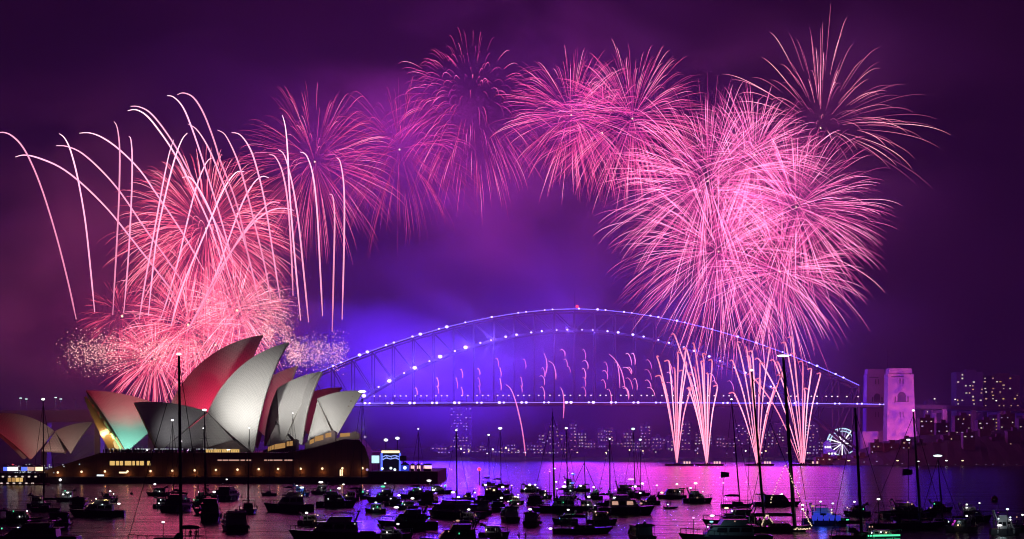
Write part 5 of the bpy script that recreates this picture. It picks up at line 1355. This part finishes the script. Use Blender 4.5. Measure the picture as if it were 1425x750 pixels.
Z1 = lambda pts: [(x / 1.974, 100 + y / 1.974) for x, y in pts]
COM = [
    [(8, 180), (25, 176), (45, 183), (70, 208), (95, 255), (125, 335), (160, 455), (190, 580), (210, 680)],
    [(53, 240), (75, 234), (110, 240), (170, 265), (230, 310), (300, 380), (360, 455), (430, 545), (480, 612)],
    [(160, 168), (175, 180), (192, 215), (212, 290), (232, 400), (245, 510), (260, 660)],
    [(167, 211), (195, 212), (235, 230), (290, 280), (340, 340), (400, 430), (460, 515), (515, 598)],
    [(222, 171), (250, 170), (285, 183), (330, 215), (385, 270), (430, 335), (500, 440), (560, 545)],
    [(320, 142), (328, 160), (333, 220), (330, 340), (322, 480), (310, 668)],
    [(341, 167), (349, 178), (355, 230), (356, 330), (350, 500), (339, 662)],
    [(352, 108), (375, 105), (405, 122), (440, 165), (480, 225), (530, 320), (580, 430), (615, 545)],
    [(358, 94), (380, 95), (410, 110), (445, 150), (485, 210), (520, 275), (600, 430), (645, 530)],
    [(462, 68), (480, 72), (505, 100), (530, 160), (560, 250), (600, 380), (640, 520)],
    [(470, 45), (490, 42), (520, 58), (550, 105), (580, 180), (600, 240), (640, 340), (665, 430), (685, 530)],
    [(484, 192), (470, 230), (450, 320), (425, 450), (400, 580), (383, 680)],
    [(525, 178), (508, 195), (485, 250), (455, 360), (430, 480), (408, 670)],
    [(530, 157), (550, 168), (575, 205), (600, 262), (640, 370), (680, 490), (712, 630)],
    [(572, 222), (555, 240), (530, 310), (505, 420), (475, 560), (440, 680)],
    [(605, 168), (625, 180), (650, 230), (670, 290), (700, 410), (730, 540), (745, 630)],
    [(632, 162), (655, 168), (680, 200), (700, 250), (725, 350), (745, 470), (770, 630)],
    [(680, 283), (655, 285), (620, 330), (570, 440), (500, 600), (470, 700)],
    [(738, 225), (755, 232), (775, 275), (790, 360), (800, 500), (805, 615)],
    [(735, 287), (715, 285), (690, 310), (655, 380), (590, 560), (520, 700)],
    [(755, 346), (730, 350), (690, 395), (640, 470), (580, 590), (510, 720)],
    [(768, 218), (785, 235), (805, 310), (822, 420), (835, 550), (848, 688)],
    [(780, 125), (788, 160), (793, 230), (797, 330), (810, 500), (826, 683)],
    [(805, 378), (770, 372), (730, 385), (680, 430), (610, 530), (545, 650)],
    [(822, 217), (840, 227), (858, 280), (870, 380), (878, 520), (886, 670)],
    [(897, 325), (908, 335), (915, 400), (914, 550), (912, 713)],
    [(928, 241), (938, 255), (947, 330), (946, 480), (940, 680)],
    [(500, 290), (525, 292), (560, 345), (595, 430), (630, 560)],
]
for i, pth in enumerate(COM):
    x0, y0 = Z1(pth)[0]
    left = pth[0][0] < pth[-1][0] - 25; right = pth[0][0] > pth[-1][0] + 25
    d = 'leaning left' if left else 'leaning right' if right else 'nearly upright'
    hgt = 'high' if y0 < 170 else 'low' if y0 > 235 else 'mid height'
    comet(Z1(pth), 905 + (i % 5) * 8, .40, '%s white pink comet trail %s over the sails, tip %s from the left' % (hgt, d, ORD[i]), 'tall white comet trails', bright=.72 + .4 * ((i * 7) % 5) / 5, drift=rf.uniform(-18, 18))

# small comets off the bridge
Z3 = lambda pts: [(560 + x / 2.5, 400 + y / 2.5) for x, y in pts]
Z4 = lambda pts: [(860 + x / 2.5, 440 + y / 2.5) for x, y in pts]
BC = []
for x, segs in ((50, ((350, 375),)), (124, ((315, 345), (343, 370))), (190, ((315, 352), )), (208, ((285, 315), (348, 378))), (268, ((283, 305), (315, 347), (343, 370))), (342, ((280, 310), (318, 358))), (333, ((247, 275),)), (428, ((250, 282),)), (415, ((313, 350), (342, 366))),
                (493, ((280, 310), (308, 340), (347, 390))), (564, ((217, 240),)), (572, ((250, 275),)), (582, ((275, 297),)), (636, ((217, 250), (283, 318), (313, 345), (347, 380))), (644, ((255, 285),)), (712, ((260, 300), (290, 320))), (705, ((322, 352),)), (725, ((355, 410),)), (808, ((230, 270),)), (796, ((278, 302),)), (815, ((318, 358),)), (786, ((350, 390),))):
    for y0, y1 in segs:
        w_ = rf.uniform(9, 18) if x > 480 else rf.uniform(4, 10); BC.append(Z3([(x - w_, y0 + 2), (x - w_ * .45, y0 - 1), (x, y0 + (y1 - y0) * .3), (x + 2, y0 + (y1 - y0) * .65), (x + 1, y1)]))
for x, y0, y1 in ((40, 130, 170), (35, 178, 200), (42, 215, 255), (28, 245, 285), (0, 160, 250), (110, 152, 185), (108, 186, 222), (108, 222, 250), (118, 248, 278), (180, 155, 200), (182, 195, 235), (185, 230, 262), (260, 195, 240), (330, 200, 235), (340, 225, 250), (270, 240, 270), (395, 225, 262)):
    w_ = rf.uniform(10, 18); BC.append(Z4([(x - w_, y0 + 2), (x - w_ * .4, y0), (x + w_ * .3, y0 + (y1 - y0) * .4), (x + w_ * .6, y1)]))
BC.sort(key=lambda q: q[0][0])
for i, q in enumerate(BC):
    comet(q, 1555, rf.uniform(.28, .42), 'short hooked pink spark, one of many dropping beside the bridge hangers', 'hooked sparks along the bridge', mat='trail_peach2', bright=rf.uniform(.5, .9), name='bridge_spark')
for q, lb in ((Z3([(360, 338), (378, 355), (395, 400), (412, 470), (422, 530), (428, 585)]), 'longest thin spark falling from the bridge deck towards the water'), (Z3([(550, 348), (558, 365), (562, 400), (560, 455)]), 'spark falling just below the deck near the arch middle'),
              (Z3([(720, 232), (745, 258), (765, 300), (775, 352)]), 'long arched spark under the arch right of the middle'), (Z3([(492, 228), (500, 248), (503, 275), (496, 310)]), 'upright long spark just left of the arch middle'), (Z3([(508, 255), (525, 268), (533, 295), (534, 320)]), 'curved spark beside the upright long one left of the arch middle')):
    comet(q, 1550, .5, lb, 'falling sparks under the arch', mat='trail_peach2', bright=.7, name='bridge_spark')

# four fountains from the barges
tops = [[(135, 140), (150, 205), (175, 155), (195, 180), (210, 125), (232, 112), (240, 160), (222, 190), (160, 230), (250, 250)],
        [(195, 62), (235, 115), (262, 95), (250, 200), (300, 128), (330, 150), (285, 160), (350, 240), (262, 180), (240, 250), (310, 200)],
        [(395, 155), (412, 92), (440, 110), (455, 140), (470, 120), (488, 165), (520, 112), (560, 205), (405, 265), (540, 250), (500, 215)],
        [(495, 145), (465, 200), (548, 150), (580, 92), (605, 72), (648, 155), (664, 185), (698, 200), (655, 250), (555, 160), (610, 130)]]
bases = [(205, 522), (310, 528), (486, 528), (644, 542)]
for i, (tp, bs) in enumerate(zip(tops, bases)):
    B_ = at(*Z4([bs])[0], 1222); r = empty('firework_fountain', B_); tag(r, 'pink fountain of rising comets from the water, %s of four from the left' % ORD[i], 'firework', 'pink fountains on the water')
    for k, (tx, ty) in enumerate(tp):
        dx = tx - bs[0]; dy = ty - bs[1]; hook = (-1 if rf.random() < .75 else 1) * rf.uniform(4, 16) if abs(dx) < 90 else -9
        pth = [(bs[0], bs[1]), (bs[0] + dx * .25 + 0, bs[1] + dy * .35), (bs[0] + dx * .55, bs[1] + dy * .68), (bs[0] + dx * .9 + 2, bs[1] + dy * .93), (tx, bs[1] + dy * 1.0), (tx + hook, bs[1] + dy * 1.0 + abs(hook) * .15)]
        pp = smooth_path(Z4(pth)); n = len(pp); dep = rf.uniform(-14, 14); br = rf.uniform(.6, 1.05)
        pts = [at(x, y, 1222) - B_ + Vector((0, dep * j / n, 0)) for j, (x, y) in enumerate(pp)]
        mb = MB(); mb.tube(pts, [.20 + .28 * min(1, j / n * 2) for j in range(n)], 5, 0, [br * (.45 + .5 * math.sin(PI * min(1, .15 + j / n))) for j in range(n)])
        mb.build('spark_trail', M['trail_peach2'], r, smooth=True)
